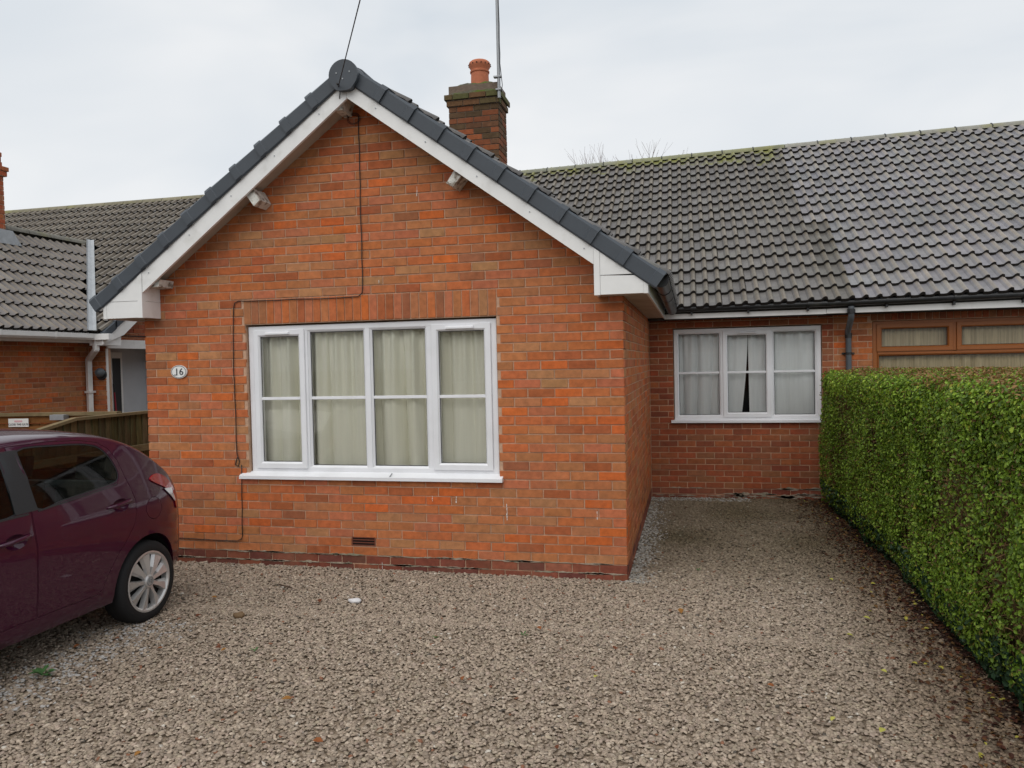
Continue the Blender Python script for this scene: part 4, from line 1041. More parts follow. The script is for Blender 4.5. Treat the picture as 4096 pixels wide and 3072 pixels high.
rdoor = [(-2.440, .338), (-2.2, .336), (-1.995, .330), (-1.935, .352), (-1.875, .45), (-1.80, .545), (-1.71, .628), (-1.635, .715), (-1.605, .80), (-1.603, .88), (-1.625, .965), (-1.652, 1.05), (-1.675, 1.16), (-1.72, 1.245), (-1.79, 1.295), (-1.92, 1.322), (-2.15, 1.338), (-2.462, 1.336), (-2.452, 1.15), (-2.436, .95), (-2.430, .75), (-2.436, .5)]
rglass = smooth_loop([(-2.390, .962), (-2.2, .976), (-2.035, .990), (-1.85, 1.006), (-1.745, 1.020), (-1.705, 1.055), (-1.704, 1.11), (-1.735, 1.195), (-1.79, 1.262), (-1.89, 1.296), (-2.1, 1.314), (-2.40, 1.312), (-2.405, 1.15)], 4)
fdoor = [(-2.446, .338), (-2.44, .5), (-2.434, .75), (-2.440, .95), (-2.456, 1.15), (-2.466, 1.336), (-2.62, 1.326), (-2.82, 1.272), (-3.03, 1.162), (-3.24, 1.03), (-3.33, .95), (-3.36, .75), (-3.34, .5), (-3.28, .338)]
fglass = smooth_loop([(-2.535, .958), (-2.9, .945), (-3.2, .945), (-3.2, .985), (-3.0, 1.12), (-2.8, 1.235), (-2.62, 1.295), (-2.545, 1.308), (-2.54, 1.1)], 4)
bpill = [(-2.545, .958), (-2.392, .962), (-2.405, 1.13), (-2.402, 1.315), (-2.55, 1.312), (-2.545, 1.1)]
fuel = [(-1.425+.088*math.cos(t), .790+.078*math.sin(t)) for t in np.linspace(0, 2*math.pi, 29)[:-1]]
rh = [(-1.745+.075*math.cos(t), .868+.043*math.sin(t)) for t in np.linspace(0, 2*math.pi, 25)[:-1]]
fh = [(-2.57+.075*math.cos(t), .812+.043*math.sin(t)) for t in np.linspace(0, 2*math.pi, 25)[:-1]]
lamp = smooth_loop([(-1.42, 1.002), (-1.34, 1.022), (-1.235, .985), (-1.14, .905), (-1.085, .82), (-1.07, .735), (-1.09, .728), (-1.13, .80), (-1.24, .895), (-1.40, .972)], 4)
lampw = [(-1.285, .905), (-1.17, .895), (-1.11, .795), (-1.125, .785), (-1.19, .835)]
lampr = lambda Y, Z: hw(Y, Z)
for s in (1, -1):
    body_side = panel('body_side', side_out, [rdoor, fdoor]+([fuel] if s > 0 else []), M['paint'], car, side=s)
    d1 = panel('door', inset(rdoor, .003), [rglass, rh], M['paint'], car, side=s); d2 = panel('door', inset(fdoor, .003), [fglass, fh], M['paint'], car, side=s)
    for d_, g_, h_, hc in ((d1, rglass, rh, (-1.745, .868)), (d2, fglass, fh, (-2.57, .812))):
        panel('window', inset(g_, -.006), [], M['car_glass'], d_, off=-.006, side=s, flange=0)
        panel('window_seal', inset(g_, -.004), [inset(g_, .010)], M['trim'], d_, off=-.004, side=s, flange=0, grid=.2)
        panel('handle_recess', h_, [], M['paint'], d_, side=s, flange=0, grid=.015, fx=lambda Y, Z, hc=hc: hw(Y, Z)-.035*max(0, 1-((Y-hc[0])/.075)**2-((Z-hc[1])/.043)**2)**.7)
        hm = MB(); hp = []
        for t in np.linspace(-1, 1, 11):
            Y_h = hc[0]-.01+.115*t; Z_h = hc[1]+.012+.010*t; hp.append((CCX+s*(hw(Y_h, Z_h)+.030*(1-abs(t)**4)-.004), Y_h, Z_h))
        hm.tube(hp, [.007, .011, .0125, .013, .013, .013, .013, .013, .0125, .011, .007], 8); hm.build('handle', M['paint'], d_, smooth=True)
        panel('window_waist_trim', [(min(p[0] for p in g_)+.0, .0)]*0 + [(p[0], p[1]) for p in (((-2.392, .950), (-1.80, .998), (-1.74, 1.008), (-1.74, 1.014), (-1.80, 1.004), (-2.392, .958)) if g_ is rglass else ((-2.46, .945), (-3.22, .935), (-3.22, .945), (-2.46, .955)))], [], M['trim'], d_, off=.003, side=s, flange=.004, grid=.3)
    panel('pillar_trim', bpill, [], M['trim'], car, off=.003, side=s, flange=.006)
    if s > 0: panel('fuel_flap', inset(fuel, .0035), [], M['paint'], car, side=s)
    tl = panel('tail_lamp', lamp, [], M['red_lens'], car, off=.010, side=s, grid=.03, flange=.02)
    panel('reversing_lens', lampw, [], M['clear_lens'], tl, off=.013, side=s, grid=.03, flange=.004)
    hlp = panel('headlamp', smooth_loop([(-3.78, .83), (-3.95, .78), (-4.10, .66), (-4.02, .60), (-3.86, .66)], 3), [], M['clear_lens'], car, off=.008, side=s, grid=.04)
    # door mirror
    mm = MB(); mm.lathe([(0, -.10), (.05, -.09), (.075, -.03), (.072, .03), (.0, .04)], (CCX+s*.86, -3.12, 1.0), axis=1, n=14); mm.tube([(CCX+s*.74, -3.15, .965), (CCX+s*.84, -3.12, .985)], .022, 8); mm.build('door_mirror', M['paint'], car, smooth=True, angle=60)
# roof, tailgate, bonnet and bumpers: one wrap between the two side edges
TH = 13; grid_pts = []
for (ye, ze, dy, dz) in ECs:
    xe = hw(ye, ze); row = []
    for k in range(-TH, TH+1):
        th = k/TH*math.pi/2; row.append((CCX+xe*math.sin(th), ye+dy*math.cos(th), ze+dz*math.cos(th)))
    grid_pts.append(row)
top = MB(); rg_ = MB(); wg = MB(); nR = len(grid_pts); nC = 2*TH+1
allv = [p for r_ in grid_pts for p in r_]
top.v = list(allv); rg_.v = [(p[0], p[1]-.006, p[2]-.004) for p in allv]; wg.v = list(allv)
for i in range(nR-1):
    for k in range(nC-1):
        q = (i*nC+k, i*nC+k+1, (i+1)*nC+k+1, (i+1)*nC+k)
        ze = (ECs[i][1]+ECs[i+1][1])/2; ye = ECs[i][0]; th = abs((k+.5-TH)/TH)
        if -1.62 < ye < -1.1 and .985 < ze < 1.235 and th < .76: tgt = rg_
        elif -3.4 < ye < -2.86 and 1.02 < ze < 1.28 and th < .84: tgt = wg
        else: tgt = top
        tgt.f.append(q); tgt.c.append(None); tgt.mi.append(0)
top.build('body_top', M['paint'], car, smooth=True, angle=60); rg_.build('rear_window', M['car_glass'], car, smooth=True); wg.build('windscreen', M['car_glass'], car, smooth=True)
fl_ = MB(); fl_.box(CCX-.62, CCX+.62, -4.05, -1.16, .22, .235); fl_.box(CCX-.64, CCX+.64, -3.35, -1.85, .2351, .34); fl_.box(CCX-.55, CCX+.55, -1.35, -1.1, .2352, .62); fl_.box(CCX-.68, CCX+.68, -4.1, -3.3, .55, .80)
fl_.build('floor_pan', M['trim'], car)
for s in (1, -1):
    for yc in (WY_R, WY_F):
        lin = MB(); n = 18
        for xx in (CCX+s*.70, CCX+s*.46):
            for i in range(n+1):
                t = math.pi*1.05*i/n-.08; lin.v.append((xx, yc+.350*math.cos(t), WZ+.350*math.sin(t)))
        for i in range(n): lin.f.append((i, i+1, n+2+i, n+1+i)); lin.c.append(None); lin.mi.append(0)
        lin.f.append(tuple(range(n+1, 2*n+2))); lin.c.append(None); lin.mi.append(0)
        lin.build('wheel_liner', M['void'], car)
# seats
for (yy, xs2, hgt) in ((-1.62, (-.34, .34), .98), (-2.75, (-.34, .34), 1.02)):
    for xx in xs2:
        st = MB(); st.prism([(yy-.02, .42), (yy+.06, .44), (yy+.17, hgt-.02), (yy+.12, hgt), (yy+.05, hgt-.03)], 0, CCX+xx-.24, CCX+xx+.24); st.box(CCX+xx-.24, CCX+xx+.24, yy-.46, yy+.02, .36, .48)
        st.prism([(yy+.10, hgt+.03), (yy+.17, hgt+.02), (yy+.20, hgt+.17), (yy+.13, hgt+.18)], 0, CCX+xx-.12, CCX+xx+.12); st.build('seat', M['seat'], car)
MB().box(CCX-.6, CCX+.6, -3.5, -3.28, .78, .93).build('dashboard', M['seat'], car)
MB().box(CCX-.55, CCX+.55, -1.42, -1.16, .92, .935).build('parcel_shelf', M['seat'], car)
# wheels
def wheel(yc, s):
    xo = CCX+s*.775
    ty = MB(); ty.lathe([(.190, s*-.012), (.205, s*.0), (.222, s*.009), (.250, s*.008), (.272, s*-.004), (.283, s*-.022), (.285, s*-.05), (.285, s*-.13), (.272, s*-.155), (.18, s*-.165)], (xo, yc, WZ), axis=0, n=48)
    w = ty.build('wheel', M['tyre'], car, smooth=True, angle=45)
    bk_ = MB(); bk_.lathe([(0, s*-.05), (.18, s*-.05)], (xo, yc, WZ), axis=0, n=32); bk_.build('brake_disc', M['void'], w)
    rm = MB(); rm.lathe([(.184, s*-.045), (.188, s*-.004), (.200, s*.007), (.2115, s*.006), (.213, s*-.004)], (xo, yc, WZ), axis=0, n=48)
    rm.lathe([(.046, s*-.02), (.046, s*.006), (.038, s*.012), (.030, s*.010), (0, s*.011)], (xo, yc, WZ), axis=0, n=28)
    NB = 9
    for k in range(NB):
        a = 2*math.pi*k/NB+.12
        P = lambda r, t, h: (xo+s*h, yc+s*r*math.sin(a+t)*-1, WZ+r*math.cos(a+t))
        vs_ = [P(.040, -.34, .002), P(.040, .34, .002), P(.10, .10, .002), P(.192, .13, -.008), P(.192, -.17, .005), P(.10, -.16, .011)]
        bk2 = [P(.040, -.34, -.02), P(.040, .34, -.02), P(.10, .22, -.02), P(.192, .26, -.022), P(.192, -.20, -.03), P(.10, -.19, -.03)]
        rm.add(vs_+bk2, [(0, 1, 2, 5), (5, 2, 3, 4)]+[(i, (i+1) % 6, 6+(i+1) % 6, 6+i) for i in range(6)])
    rm.build('hub_cap', M['hub'], w, smooth=True, angle=25)
    em = MB()
    em.lathe([(.024, s*.0135), (.030, s*.0145), (.033, s*.0115)], (xo, yc, WZ), axis=0, n=24)
    for (y0, z0, y1, z1) in ((-.012, .012, .006, .016), (.006, .016, .012, .004), (-.006, .010, -.010, -.014), (.004, .004, .010, -.014), (-.012, .002, .004, .004)): em.tube([(xo+s*.0145, yc+y0, WZ+z0), (xo+s*.0145, yc+y1, WZ+z1)], .0028, 5)
    em.build('emblem', M['steel'], w)
for s in (1, -1):
    for yc in (WY_R, WY_F): wheel(yc, s)

# ================================================================== hedge
hedge = empty('hedge', (2.7, -.5, 0)); tag(hedge, 'clipped green privet hedge with brown top along the gravel drive', 'hedge')
HX0, HX1, HY0, HY1, HZ = 1.99, 3.40, -5.0, 3.46, 1.60
def vnoise(x, y, s, seed):
    r = np.random.default_rng(seed); g = r.random((64, 64)); x = x*s; y = y*s
    xi = np.floor(x).astype(int); yi = np.floor(y).astype(int); fx = x-xi; fy = y-yi; fx = fx*fx*(3-2*fx); fy = fy*fy*(3-2*fy)
    q = lambda a, b: g[a % 64, b % 64]
    return (q(xi, yi)*(1-fx)+q(xi+1, yi)*fx)*(1-fy)+(q(xi, yi+1)*(1-fx)+q(xi+1, yi+1)*fx)*fy
def hedge_surface(u, v, part):
    """u along the hedge, v up / across"""
    R_ = .16
    if part == 'face':
        Y = u; Z = v; n = np.stack([-np.ones_like(u), np.zeros_like(u), np.zeros_like(u)], 1)
        X = HX0+.09*(vnoise(Y, Z, 1.4, 1)-.5)+.05*(vnoise(Y, Z, 4.5, 2)-.5)
        lo = np.clip((.38-Z)/.38, 0, 1); X = X+.13*lo**1.5
        hi = np.clip((Z-(HZ-R_))/R_, 0, 1); X = X+R_*(1-np.sqrt(1-np.minimum(hi, .999)**2)); n[:, 2] = hi*1.2-lo*.3
        P = np.stack([X, Y, Z], 1)
    elif part == 'top':
        Y = u; X = v; e = np.clip((HX0+R_-X)/R_, 0, 1); e2 = np.clip((Y-(HY1-R_))/R_, 0, 1)
        Z = HZ+.055*(vnoise(X, Y, 1.8, 3)-.5)-R_*(1-np.sqrt(1-np.minimum(e, .999)**2))-R_*(1-np.sqrt(1-np.minimum(e2, .999)**2))
        P = np.stack([X, Y, Z], 1); n = np.stack([-e, e2, np.ones_like(u)], 1)
    elif part == 'end':
        X = u; Z = v; Y = HY1+.05*(vnoise(X, Z, 2, 4)-.5); hi = np.clip((Z-(HZ-R_))/R_, 0, 1); Y = Y-R_*(1-np.sqrt(1-np.minimum(hi, .999)**2))
        P = np.stack([X, Y, Z], 1); n = np.stack([np.zeros_like(u), np.ones_like(u), hi], 1)
    else:
        Y = u; Z = v; P = np.stack([np.full_like(u, HX1), Y, Z], 1); n = np.stack([np.ones_like(u), 0*u, 0*u], 1)
    return P, n/np.linalg.norm(n, axis=1)[:, None]
def leaf_cards(P, n, L, Wd, cols, tilt=.75, up=.0):
    N_ = len(P); r = rng.normal(size=(N_, 3)); nn = n+tilt*r; nn[:, 2] += up; nn /= np.linalg.norm(nn, axis=1)[:, None]
    t = rng.normal(size=(N_, 3)); t -= nn*(t*nn).sum(1)[:, None]; t /= np.linalg.norm(t, axis=1)[:, None]; b = np.cross(nn, t)
    L = L[:, None]; Wd = Wd[:, None]; fold = .25
    V = np.empty((N_, 6, 3))
    V[:, 0] = P-t*L*.5; V[:, 1] = P-t*L*.12+b*Wd*.5+nn*Wd*fold; V[:, 2] = P+t*L*.22+b*Wd*.42+nn*Wd*fold; V[:, 3] = P+t*L*.5; V[:, 4] = P+t*L*.22-b*Wd*.42+nn*Wd*fold; V[:, 5] = P-t*L*.12-b*Wd*.5+nn*Wd*fold
    base = (np.arange(N_)*6)[:, None]
    F = np.concatenate([base+np.array([[0, 1, 2, 3]]), base+np.array([[0, 3, 4, 5]])], 0)
    return V.reshape(-1, 3), F, np.concatenate([cols, cols], 0)
GREENS = np.array([(.075, .130, .020), (.140, .235, .030), (.190, .300, .046), (.270, .385, .075), (.090, .150, .030), (.160, .255, .030)])
def leaf_cols(n, p=None):
    c = GREENS[rng.choice(len(GREENS), n, p=p)]*rng.uniform(.72, 1.28, (n, 1))*np.array([[1.10, 1.12, .78]])
    y = rng.random(n); c[y < .018] = (.36, .34, .05); c[(y > .018) & (y < .035)] = (.16, .15, .03); c[(y > .035) & (y < .075)] = (.15, .085, .035)
    return c
VV = []; FF = []; CCs = []; off_ = 0
def emit(V, F, c):
    global off_
    VV.append(V); FF.append(F+off_); CCs.append(c); off_ += len(V)
def scatter(part, n, ur, vr, l0, l1, keep=None, cols=None, depth=.06, **k):
    u = rng.uniform(*ur, n); v = rng.uniform(*vr, n)
    if keep is not None:
        m = keep(u, v) > rng.random(n); u, v = u[m], v[m]
    P, nn = hedge_surface(u, v, part)
    d = rng.random(len(u))**1.6*depth; P = P-nn*d[:, None]+rng.normal(size=P.shape)*.006
    L = rng.uniform(l0, l1, len(u)); c = (cols or leaf_cols)(len(u))
    emit(*leaf_cards(P, nn, L, L*rng.uniform(.5, .68, len(u)), c, **k))
bare = lambda u, v: np.clip(1.2-2.6*np.clip(vnoise(u, v*.8, 2.6, 7)*.7+vnoise(u+7, v, 7.5, 17)*.3-.50, 0, 1)*2.0-.5*np.clip(.22-v, 0, 1), .16, 1)
scatter('face', 72000, (-2.6, HY1-.02), (.10, HZ), .016, .031, keep=bare, tilt=.62, up=.25)
scatter('face', 36000, (-2.6, .6), (.10, HZ), .016, .032, keep=bare, tilt=.62, up=.25)
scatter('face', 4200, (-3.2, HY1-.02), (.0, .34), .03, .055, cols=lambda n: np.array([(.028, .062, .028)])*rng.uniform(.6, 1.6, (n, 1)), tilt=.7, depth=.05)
def top_cols(n):
    c = leaf_cols(n); m = rng.random(n) < .62; c[m] = np.array([(.27, .150, .055)])*rng.uniform(.6, 1.4, (int(m.sum()), 1)); return c
scatter('top', 30000, (-3.2, HY1), (HX0+.03, HX1), .018, .032, tilt=.6, cols=top_cols, depth=.04)
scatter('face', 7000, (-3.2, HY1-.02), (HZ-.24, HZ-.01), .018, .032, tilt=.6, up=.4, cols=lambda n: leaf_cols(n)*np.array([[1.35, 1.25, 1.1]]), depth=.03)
scatter('end', 9000, (HX0, HX1), (.05, HZ), .020, .036, tilt=.6)
scatter('back', 3000, (-3.2, HY1), (.05, HZ), .03, .05, tilt=.6)
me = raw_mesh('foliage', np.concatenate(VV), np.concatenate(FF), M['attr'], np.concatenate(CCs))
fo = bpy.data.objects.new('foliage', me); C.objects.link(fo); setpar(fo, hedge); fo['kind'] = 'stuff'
tw = MB()
for i in range(7000):
    part = 'face' if i < 6000 else 'top'
    u = np.array([rng.uniform(-3, HY1-.1)]); v = np.array([rng.uniform(.1, HZ-.05)]) if part == 'face' else np.array([rng.uniform(HX0+.05, HX1-.3)])
    P, n = hedge_surface(u, v, part); P = Vector(P[0])-Vector(n[0])*rng.uniform(.01, .06); d = Vector(rng.normal(size=3)); d = (d-Vector(n[0])*d.dot(Vector(n[0]))*.6).normalized()*rng.uniform(.04, .13)
    c = tuple(np.array((.24, .15, .075))*rng.uniform(.5, 1.5)); e = d.cross(Vector(n[0])).normalized()*.0019
    tw.add([tuple(P-d/2-e), tuple(P-d/2+e), tuple(P+d/2+e*.5), tuple(P+d/2-e*.5)], [(0, 1, 2, 3)], c)
tw.build('twigs', M['litter'], hedge, kind='stuff')
co = MB(); ys_ = np.linspace(-3.3, HY1-.10, 40)
for yy in ys_:
    for (xx, zz) in ((HX0+.22, 0), (HX0+.11, .40), (HX0+.075, .9), (HX0+.075, HZ-.20), (HX0+.16, HZ-.075), (HX1-.1, HZ-.075), (HX1-.1, 0)): co.v.append((xx+.02*math.sin(yy*5+zz*3), yy, zz))
for i in range(39):
    for k in range(6): a = i*7+k; co.f.append((a, a+1, a+8, a+7)); co.c.append(None); co.mi.append(0)
co.f += [tuple(range(7))[::-1], tuple(range(39*7, 40*7))]; co.c += [None]*2; co.mi += [0]*2
co.build('branches', mat('hedge_core', (.085, .060, .026), .95, .1, .5, 30), hedge)

# ================================================================== gravel
def stones(n, xr, yr, lo, hi, kind, keep=None):
    x = rng.uniform(*xr, n); y = rng.uniform(*yr, n)
    if keep is not None:
        m = keep(x, y); x, y = x[m], y[m]
    n = len(x)
    if kind == 12:
        g = (1+5**.5)/2
        b = np.array([(-1, g, 0), (1, g, 0), (-1, -g, 0), (1, -g, 0), (0, -1, g), (0, 1, g), (0, -1, -g), (0, 1, -g), (g, 0, -1), (g, 0, 1), (-g, 0, -1), (-g, 0, 1)])/1.9
        f = np.array([(0, 11, 5), (0, 5, 1), (0, 1, 7), (0, 7, 10), (0, 10, 11), (1, 5, 9), (5, 11, 4), (11, 10, 2), (10, 7, 6), (7, 1, 8), (3, 9, 4), (3, 4, 2), (3, 2, 6), (3, 6, 8), (3, 8, 9), (4, 9, 5), (2, 4, 11), (6, 2, 10), (8, 6, 7), (9, 8, 1)])
        f = f[b[f][:, :, 2].mean(1) > -.42]
    else:
        b = np.array([(-1, -1, -.6), (1, -1, -.6), (1, 1, -.6), (-1, 1, -.6), (-.7, -.7, .9), (.7, -.7, .9), (.7, .7, .9), (-.7, .7, .9)])*.85
        f = np.array([(4, 5, 6), (4, 6, 7), (0, 1, 5), (0, 5, 4), (1, 2, 6), (1, 6, 5), (2, 3, 7), (2, 7, 6), (3, 0, 4), (3, 4, 7)])
    k = len(b); V = b[None]*(1+rng.normal(0, .16, (n, k, 1)))+rng.normal(0, .12, (n, k, 3))
    sz = rng.uniform(lo, hi, n)*.5; V *= np.stack([sz*rng.uniform(.85, 1.35, n), sz*rng.uniform(.65, 1.05, n), sz*rng.uniform(.32, .58, n)], 1)[:, None]
    a = rng.uniform(0, 2*math.pi, n); ti = rng.normal(0, .17, n); tj = rng.normal(0, .17, n)
    ca, sa = np.cos(a), np.sin(a); X, Y, Z = V[..., 0], V[..., 1], V[..., 2]
    Z2 = Z*1+X*np.tan(ti)[:, None]+Y*np.tan(tj)[:, None]
    X, Y = X*ca[:, None]-Y*sa[:, None], X*sa[:, None]+Y*ca[:, None]
    zz = -.001+rng.uniform(0, .010, n)+.006*(vnoise(x+20, y+20, 1.1, 11)-.5)
    V = np.stack([X+x[:, None], Y+y[:, None], Z2+zz[:, None]], 2).reshape(-1, 3)
    F = ((np.arange(n)*k)[:, None, None]+f[None]).reshape(-1, 3)
    pal = np.array([(.350, .280, .215), (.385, .312, .242), (.32, .254, .196), (.43, .355, .28), (.275, .215, .165), (.36, .282, .228), (.345, .287, .213)])
    c = pal[rng.choice(len(pal), n, p=[.22, .2, .17, .12, .12, .1, .07])]*rng.uniform(.74, 1.26, (n, 1))
    t = rng.random(n); c[t < .006] = (.58, .53, .46); c[(t > .006) & (t < .016)] = (.10, .085, .07); c[(t > .022) & (t < .029)] = (.24, .11, .065)
    # ground colour by place: moss plus painted-in shade on the recess chippings; pale limewashed strip by the side wall; leaf-stained by the hedge
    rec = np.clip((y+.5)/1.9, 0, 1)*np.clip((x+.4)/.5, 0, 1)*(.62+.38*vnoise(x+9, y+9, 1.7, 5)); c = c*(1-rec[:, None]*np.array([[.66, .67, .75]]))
    pale = (x > -.05) & (y > -.05) & (rng.random(n) < .8*np.clip(1.35-x/(.14+.08*vnoise(x, y+30, 2.5, 6)), 0, 1)*np.clip(1.3-y/4, 0, 1)); c[pale] = np.array([(.37, .345, .31)])*rng.uniform(.65, 1.2, (int(pale.sum()), 1))
    pb = (y > 3.62-.10*vnoise(x+3, y, 3, 8)) & (x > -.1) & (x < 1.2) & (rng.random(n) < .5); c[pb] = (.36, .36, .34)
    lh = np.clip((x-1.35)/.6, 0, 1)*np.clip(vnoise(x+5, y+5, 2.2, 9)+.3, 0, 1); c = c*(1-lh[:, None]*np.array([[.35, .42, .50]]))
    uc = (x < -2.75) & (x > -3.6) & (y < -1.5) & (y > -2.9) & (rng.random(n) < .35*np.clip(1-np.abs(x+3.15)/.4, 0, 1)); c[uc] = (.44, .42, .40)
    return V, F, np.repeat(c, len(f), 0)
# dark sheet deepening the recess's painted shade and moss between its chippings
MB().add([(-.006, 1.0, -.0035), (2.2, .6, -.0035), (2.2, 3.815, -.0035), (-.006, 3.815, -.0035)], [(0, 1, 2, 3)]).build('recess_bed', mat('recess_bed', (.10, .08, .055), .95, .1, .4, 12))['kind'] = 'structure'
inwall = lambda x, y: ~((y > .0) & (x < .0)) & (x < 2.16)
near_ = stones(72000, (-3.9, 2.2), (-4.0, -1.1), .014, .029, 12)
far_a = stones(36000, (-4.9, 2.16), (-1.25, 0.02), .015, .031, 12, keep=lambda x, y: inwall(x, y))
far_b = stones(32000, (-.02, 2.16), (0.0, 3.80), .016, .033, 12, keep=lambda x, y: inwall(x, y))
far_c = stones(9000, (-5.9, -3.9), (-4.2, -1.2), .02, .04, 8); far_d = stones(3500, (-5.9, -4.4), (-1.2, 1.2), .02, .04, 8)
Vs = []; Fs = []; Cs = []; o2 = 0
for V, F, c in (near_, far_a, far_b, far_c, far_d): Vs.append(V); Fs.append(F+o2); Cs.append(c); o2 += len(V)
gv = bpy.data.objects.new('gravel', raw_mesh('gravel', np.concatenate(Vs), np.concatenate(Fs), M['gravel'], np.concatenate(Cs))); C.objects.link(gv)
tag(gv, 'pinkish beige loose gravel chippings covering the drive', 'gravel', kind='stuff')
# soil strip and fallen leaves under the hedge
sl = MB(); ys_ = np.linspace(-4.2, 3.75, 60)
for yy in ys_: e = 1.93+.05*math.sin(yy*3.1)+.04*math.sin(yy*7.7+1); sl.v += [(e, yy, -.012), (e+.12, yy, .012), (HX1, yy, .014)]
for i in range(59):
    for k in range(2): a = i*3+k; sl.f.append((a, a+1, a+4, a+3)); sl.c.append(None); sl.mi.append(0)
tag(sl.build('hedge_soil', mat('soil', (.030, .018, .013), .95, .1, .5, 40, 1, 80)), kind='structure')
n = 3600; xx = 2.03-np.abs(rng.normal(0, .17, n)); xx = np.where(rng.random(n) < .35, rng.uniform(2.0, 2.16, n), xx); yy = rng.uniform(-4, 3.75, n)
P = np.stack([xx, yy, np.full(n, .014)+rng.uniform(0, .012, n)], 1); LP = np.array([(.080, .028, .016), (.11, .048, .02), (.055, .022, .014), (.15, .08, .03), (.045, .02, .014)])
c = LP[rng.choice(5, n)]*rng.uniform(.6, 1.3, (n, 1)); t = rng.random(n); c[t < .035] = (.38, .34, .06)
L = rng.uniform(.018, .04, n); V, F, cc = leaf_cards(P, np.tile((0, 0, 1.), (n, 1)), L, L*.6, c, tilt=.25)
lo_ = bpy.data.objects.new('leaf_litter', raw_mesh('leaf_litter', V, F, M['litter'], cc)); C.objects.link(lo_); tag(lo_, 'dark brown leaf litter along the foot of the hedge', 'leaf litter', kind='stuff')
# single fallen leaves
def leaf(x, y, size, col, label, rot=0.0, grp=None):
    P = np.array([(x, y, .026)]); V, F, cc = leaf_cards(P, np.array([(0, -.15, 1.)]), np.array([size]), np.array([size*.62]), np.array([col]), tilt=.15)
    o = bpy.data.objects.new('fallen_leaf', raw_mesh('fallen_leaf', V, F, M['litter'], cc)); C.objects.link(o); tag(o, label, 'leaf', grp)
for i, (x, y) in enumerate([(-3.31, -2.06), (-2.39, -1.92), (-2.33, -1.95), (-.74, -2.10), (.036, -1.506), (-1.58, -2.52), (-.478, -1.247), (-2.2, -.945), (-1.96, -3.16), (-2.75, -2.0), (-2.9, -1.4), (.42, -.75), (-1.2, -2.9), (-.1, -2.75), (-3.05, -1.0), (.9, -1.9)]):
    leaf(x, y, rnd.uniform(.035, .06), [(.22, .075, .025), (.13, .045, .022), (.26, .12, .03)][i % 3], 'small brown fallen leaf lying loose on the open gravel', grp='brown fallen leaves on the gravel')
for i, (x, y) in enumerate([(1.15, -2.24), (1.35, -2.32), (1.52, -1.6), (1.62, -.7), (1.45, -1.05), (-.02, -1.95), (1.55, .2)]):
    leaf(x, y, rnd.uniform(.035, .05), (.42, .40, .09), 'small yellow fallen leaf on the gravel near the hedge', grp='yellow fallen leaves on the gravel')
# weeds
def weed(x, y, size, n, label):
    mb = MB(); e = empty('weed', (x, y, 0)); tag(e, label, 'weed')
    for i in range(n):
        a = i*2.4+rnd.uniform(-.3, .3); el_ = rnd.uniform(.25, .9); d = Vector((math.cos(a)*math.cos(el_), math.sin(a)*math.cos(el_), math.sin(el_))); L = size*rnd.uniform(.6, 1); sd_ = d.cross(Vector((0, 0, 1))).normalized()*L*.22
        b = Vector((x, y, .01+.25*size*i/n)); m_ = b+d*L*.55; tp = b+d*L-Vector((0, 0, L*.18))
        lf = MB().add([tuple(b), tuple(m_+sd_), tuple(tp), tuple(m_-sd_), tuple(m_-Vector((0, 0, L*.05)))], [(0, 1, 4), (1, 2, 4), (2, 3, 4), (3, 0, 4)]); lf.build('leaf', M['weed'], e)
weed(-3.163, -2.471, .105, 9, 'small green weed growing in the gravel beside the parked car')
for (x, y, s_, lb_) in ((-2.14, -1.915, .04, 'tiny green weed in the gravel, nearest the rear wheel'), (-.56, -1.36, .04, 'tiny green weed in the gravel in front of the gable window'), (-1.10, -1.50, .035, 'tiny green weed in mid gravel, paired beside a darker stone'), (.55, .35, .045, 'tiny green weed in the darker gravel between wing and hedge')): weed(x, y, s_, 5, lb_)
def pebble(x, y, sx, sy, sz, label, m):
    bm = bmesh.new(); bmesh.ops.create_icosphere(bm, subdivisions=2, radius=1)
    for v in bm.verts: k = 1+.12*math.sin(5*v.co.x+3*v.co.y)+.08*math.sin(9*v.co.z+4*v.co.x); v.co = Vector((x+v.co.x*sx*k, y+v.co.y*sy*k, .02+v.co.z*sz*k))
    me = bpy.data.meshes.new('stone'); bm.to_mesh(me); bm.free(); me.materials.append(m)
    for p in me.polygons: p.use_smooth = True
    o = bpy.data.objects.new('stone', me); C.objects.link(o); tag(o, label, 'stone')
pebble(-1.94, -.885, .055, .03, .02, 'flat white stone lying on the gravel below the gable window', M['flint'])
pebble(-2.62, -1.33, .045, .03, .025, 'rounded brown stone on the gravel near the rear wheel', mat('brown_stone', (.16, .10, .05), .8))
st_ = MB().tube([(-2.72, -.62, .03), (-2.66, -.66, .035), (-2.58, -.68, .028)], .006, 6); tag(st_.build('twig', M['bark']), 'short dark twig on the gravel near the wheel', 'twig')

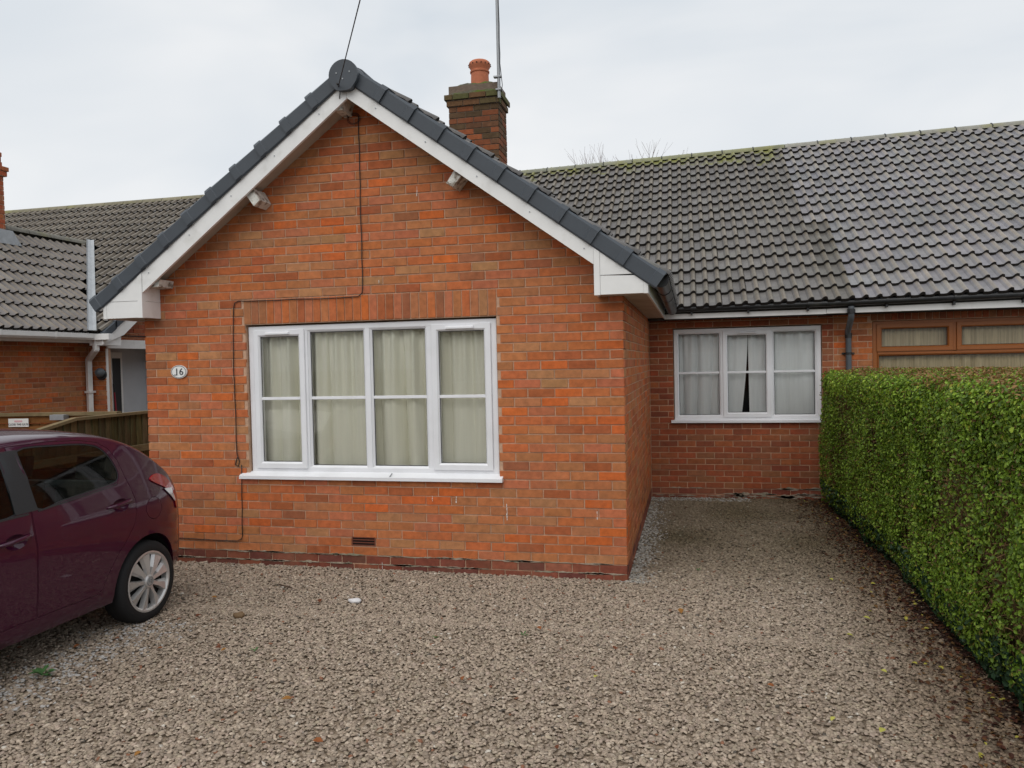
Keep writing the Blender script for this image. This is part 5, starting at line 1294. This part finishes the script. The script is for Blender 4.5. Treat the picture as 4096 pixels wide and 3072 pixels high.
# ================================================================== bare tree far behind the roof
tree = empty('bare_tree', (-2.4, 30, 0)); tag(tree, 'leafless winter tree showing above the tiled main ridge', 'tree')
rt = random.Random(5); trunk = MB(); crown = MB()
def grow(p, d, L, r, depth):
    q = p+d*L; m_ = p+d*L*.5+Vector((rt.uniform(-1, 1), rt.uniform(-1, 1), 0))*L*.05
    (trunk if depth < 2 else crown).tube([tuple(p), tuple(m_), tuple(q)], [r, r*.85, r*.68], 6 if depth < 3 else 4, caps=False)
    if depth >= 6: return
    for i in range(3 if depth < 5 else 2):
        a = rt.uniform(0, 6.28); s = rt.uniform(.22, .5) if depth > 0 else rt.uniform(.12, .3)
        nd = (d+Vector((math.cos(a), math.sin(a), rt.uniform(-.1, .35)))*s).normalized(); grow(q if i else m_.lerp(q, .8), nd, L*rt.uniform(.62, .82), r*.62, depth+1)
for (x0_, ht) in ((-2.75, 3.70), (-1.85, 3.32)): grow(Vector((x0_, 30+rt.uniform(-.5, .5), 0)), Vector((rt.uniform(-.04, .04), 0, 1)), ht, .085, 0)
trunk.build('trunk', M['bark'], tree); crown.build('crown', M['twig'], tree)

# ================================================================== across the street: added unseen behind the camera for reflections in glass and car
tag(MB().add([(-120, -19, -.03), (120, -19, -.03), (120, -12, -.03), (-120, -12, -.03)], [(0, 1, 2, 3)]).build('road', mat('asphalt', (.055, .055, .057), .9, .2, .2, 6)), kind='structure')
op = empty('bungalow', (-3, -30, 0)); tag(op, 'unseen brick bungalow added across the street for the window panes to mirror', 'bungalow')
ow = MB(); ow.box(-13, 9, -38, -30, -.1, 2.5); ow.build('wall', mat('far_brick', (.36, .14, .07), .9, .2, .2, 8), op)
orf = MB(); orf.prism([(-38.5, 2.45), (-29.4, 2.45), (-34, 5.6)], 0, -13.4, 9.4); orf.build('roof', mat('far_tile', (.13, .115, .105), .8), op)
for x0_ in (-11, -6.5, -.5, 4.5):
    wf = MB().box(x0_, x0_+2.4, -29.99, -29.93, .8, 2.1).build('window', M['upvc'], op)
    for k in range(3): MB().box(x0_+.08+k*.78, x0_+.74+k*.78, -29.929, -29.92, .9, 2.0).build('pane', M['trim'], wf)
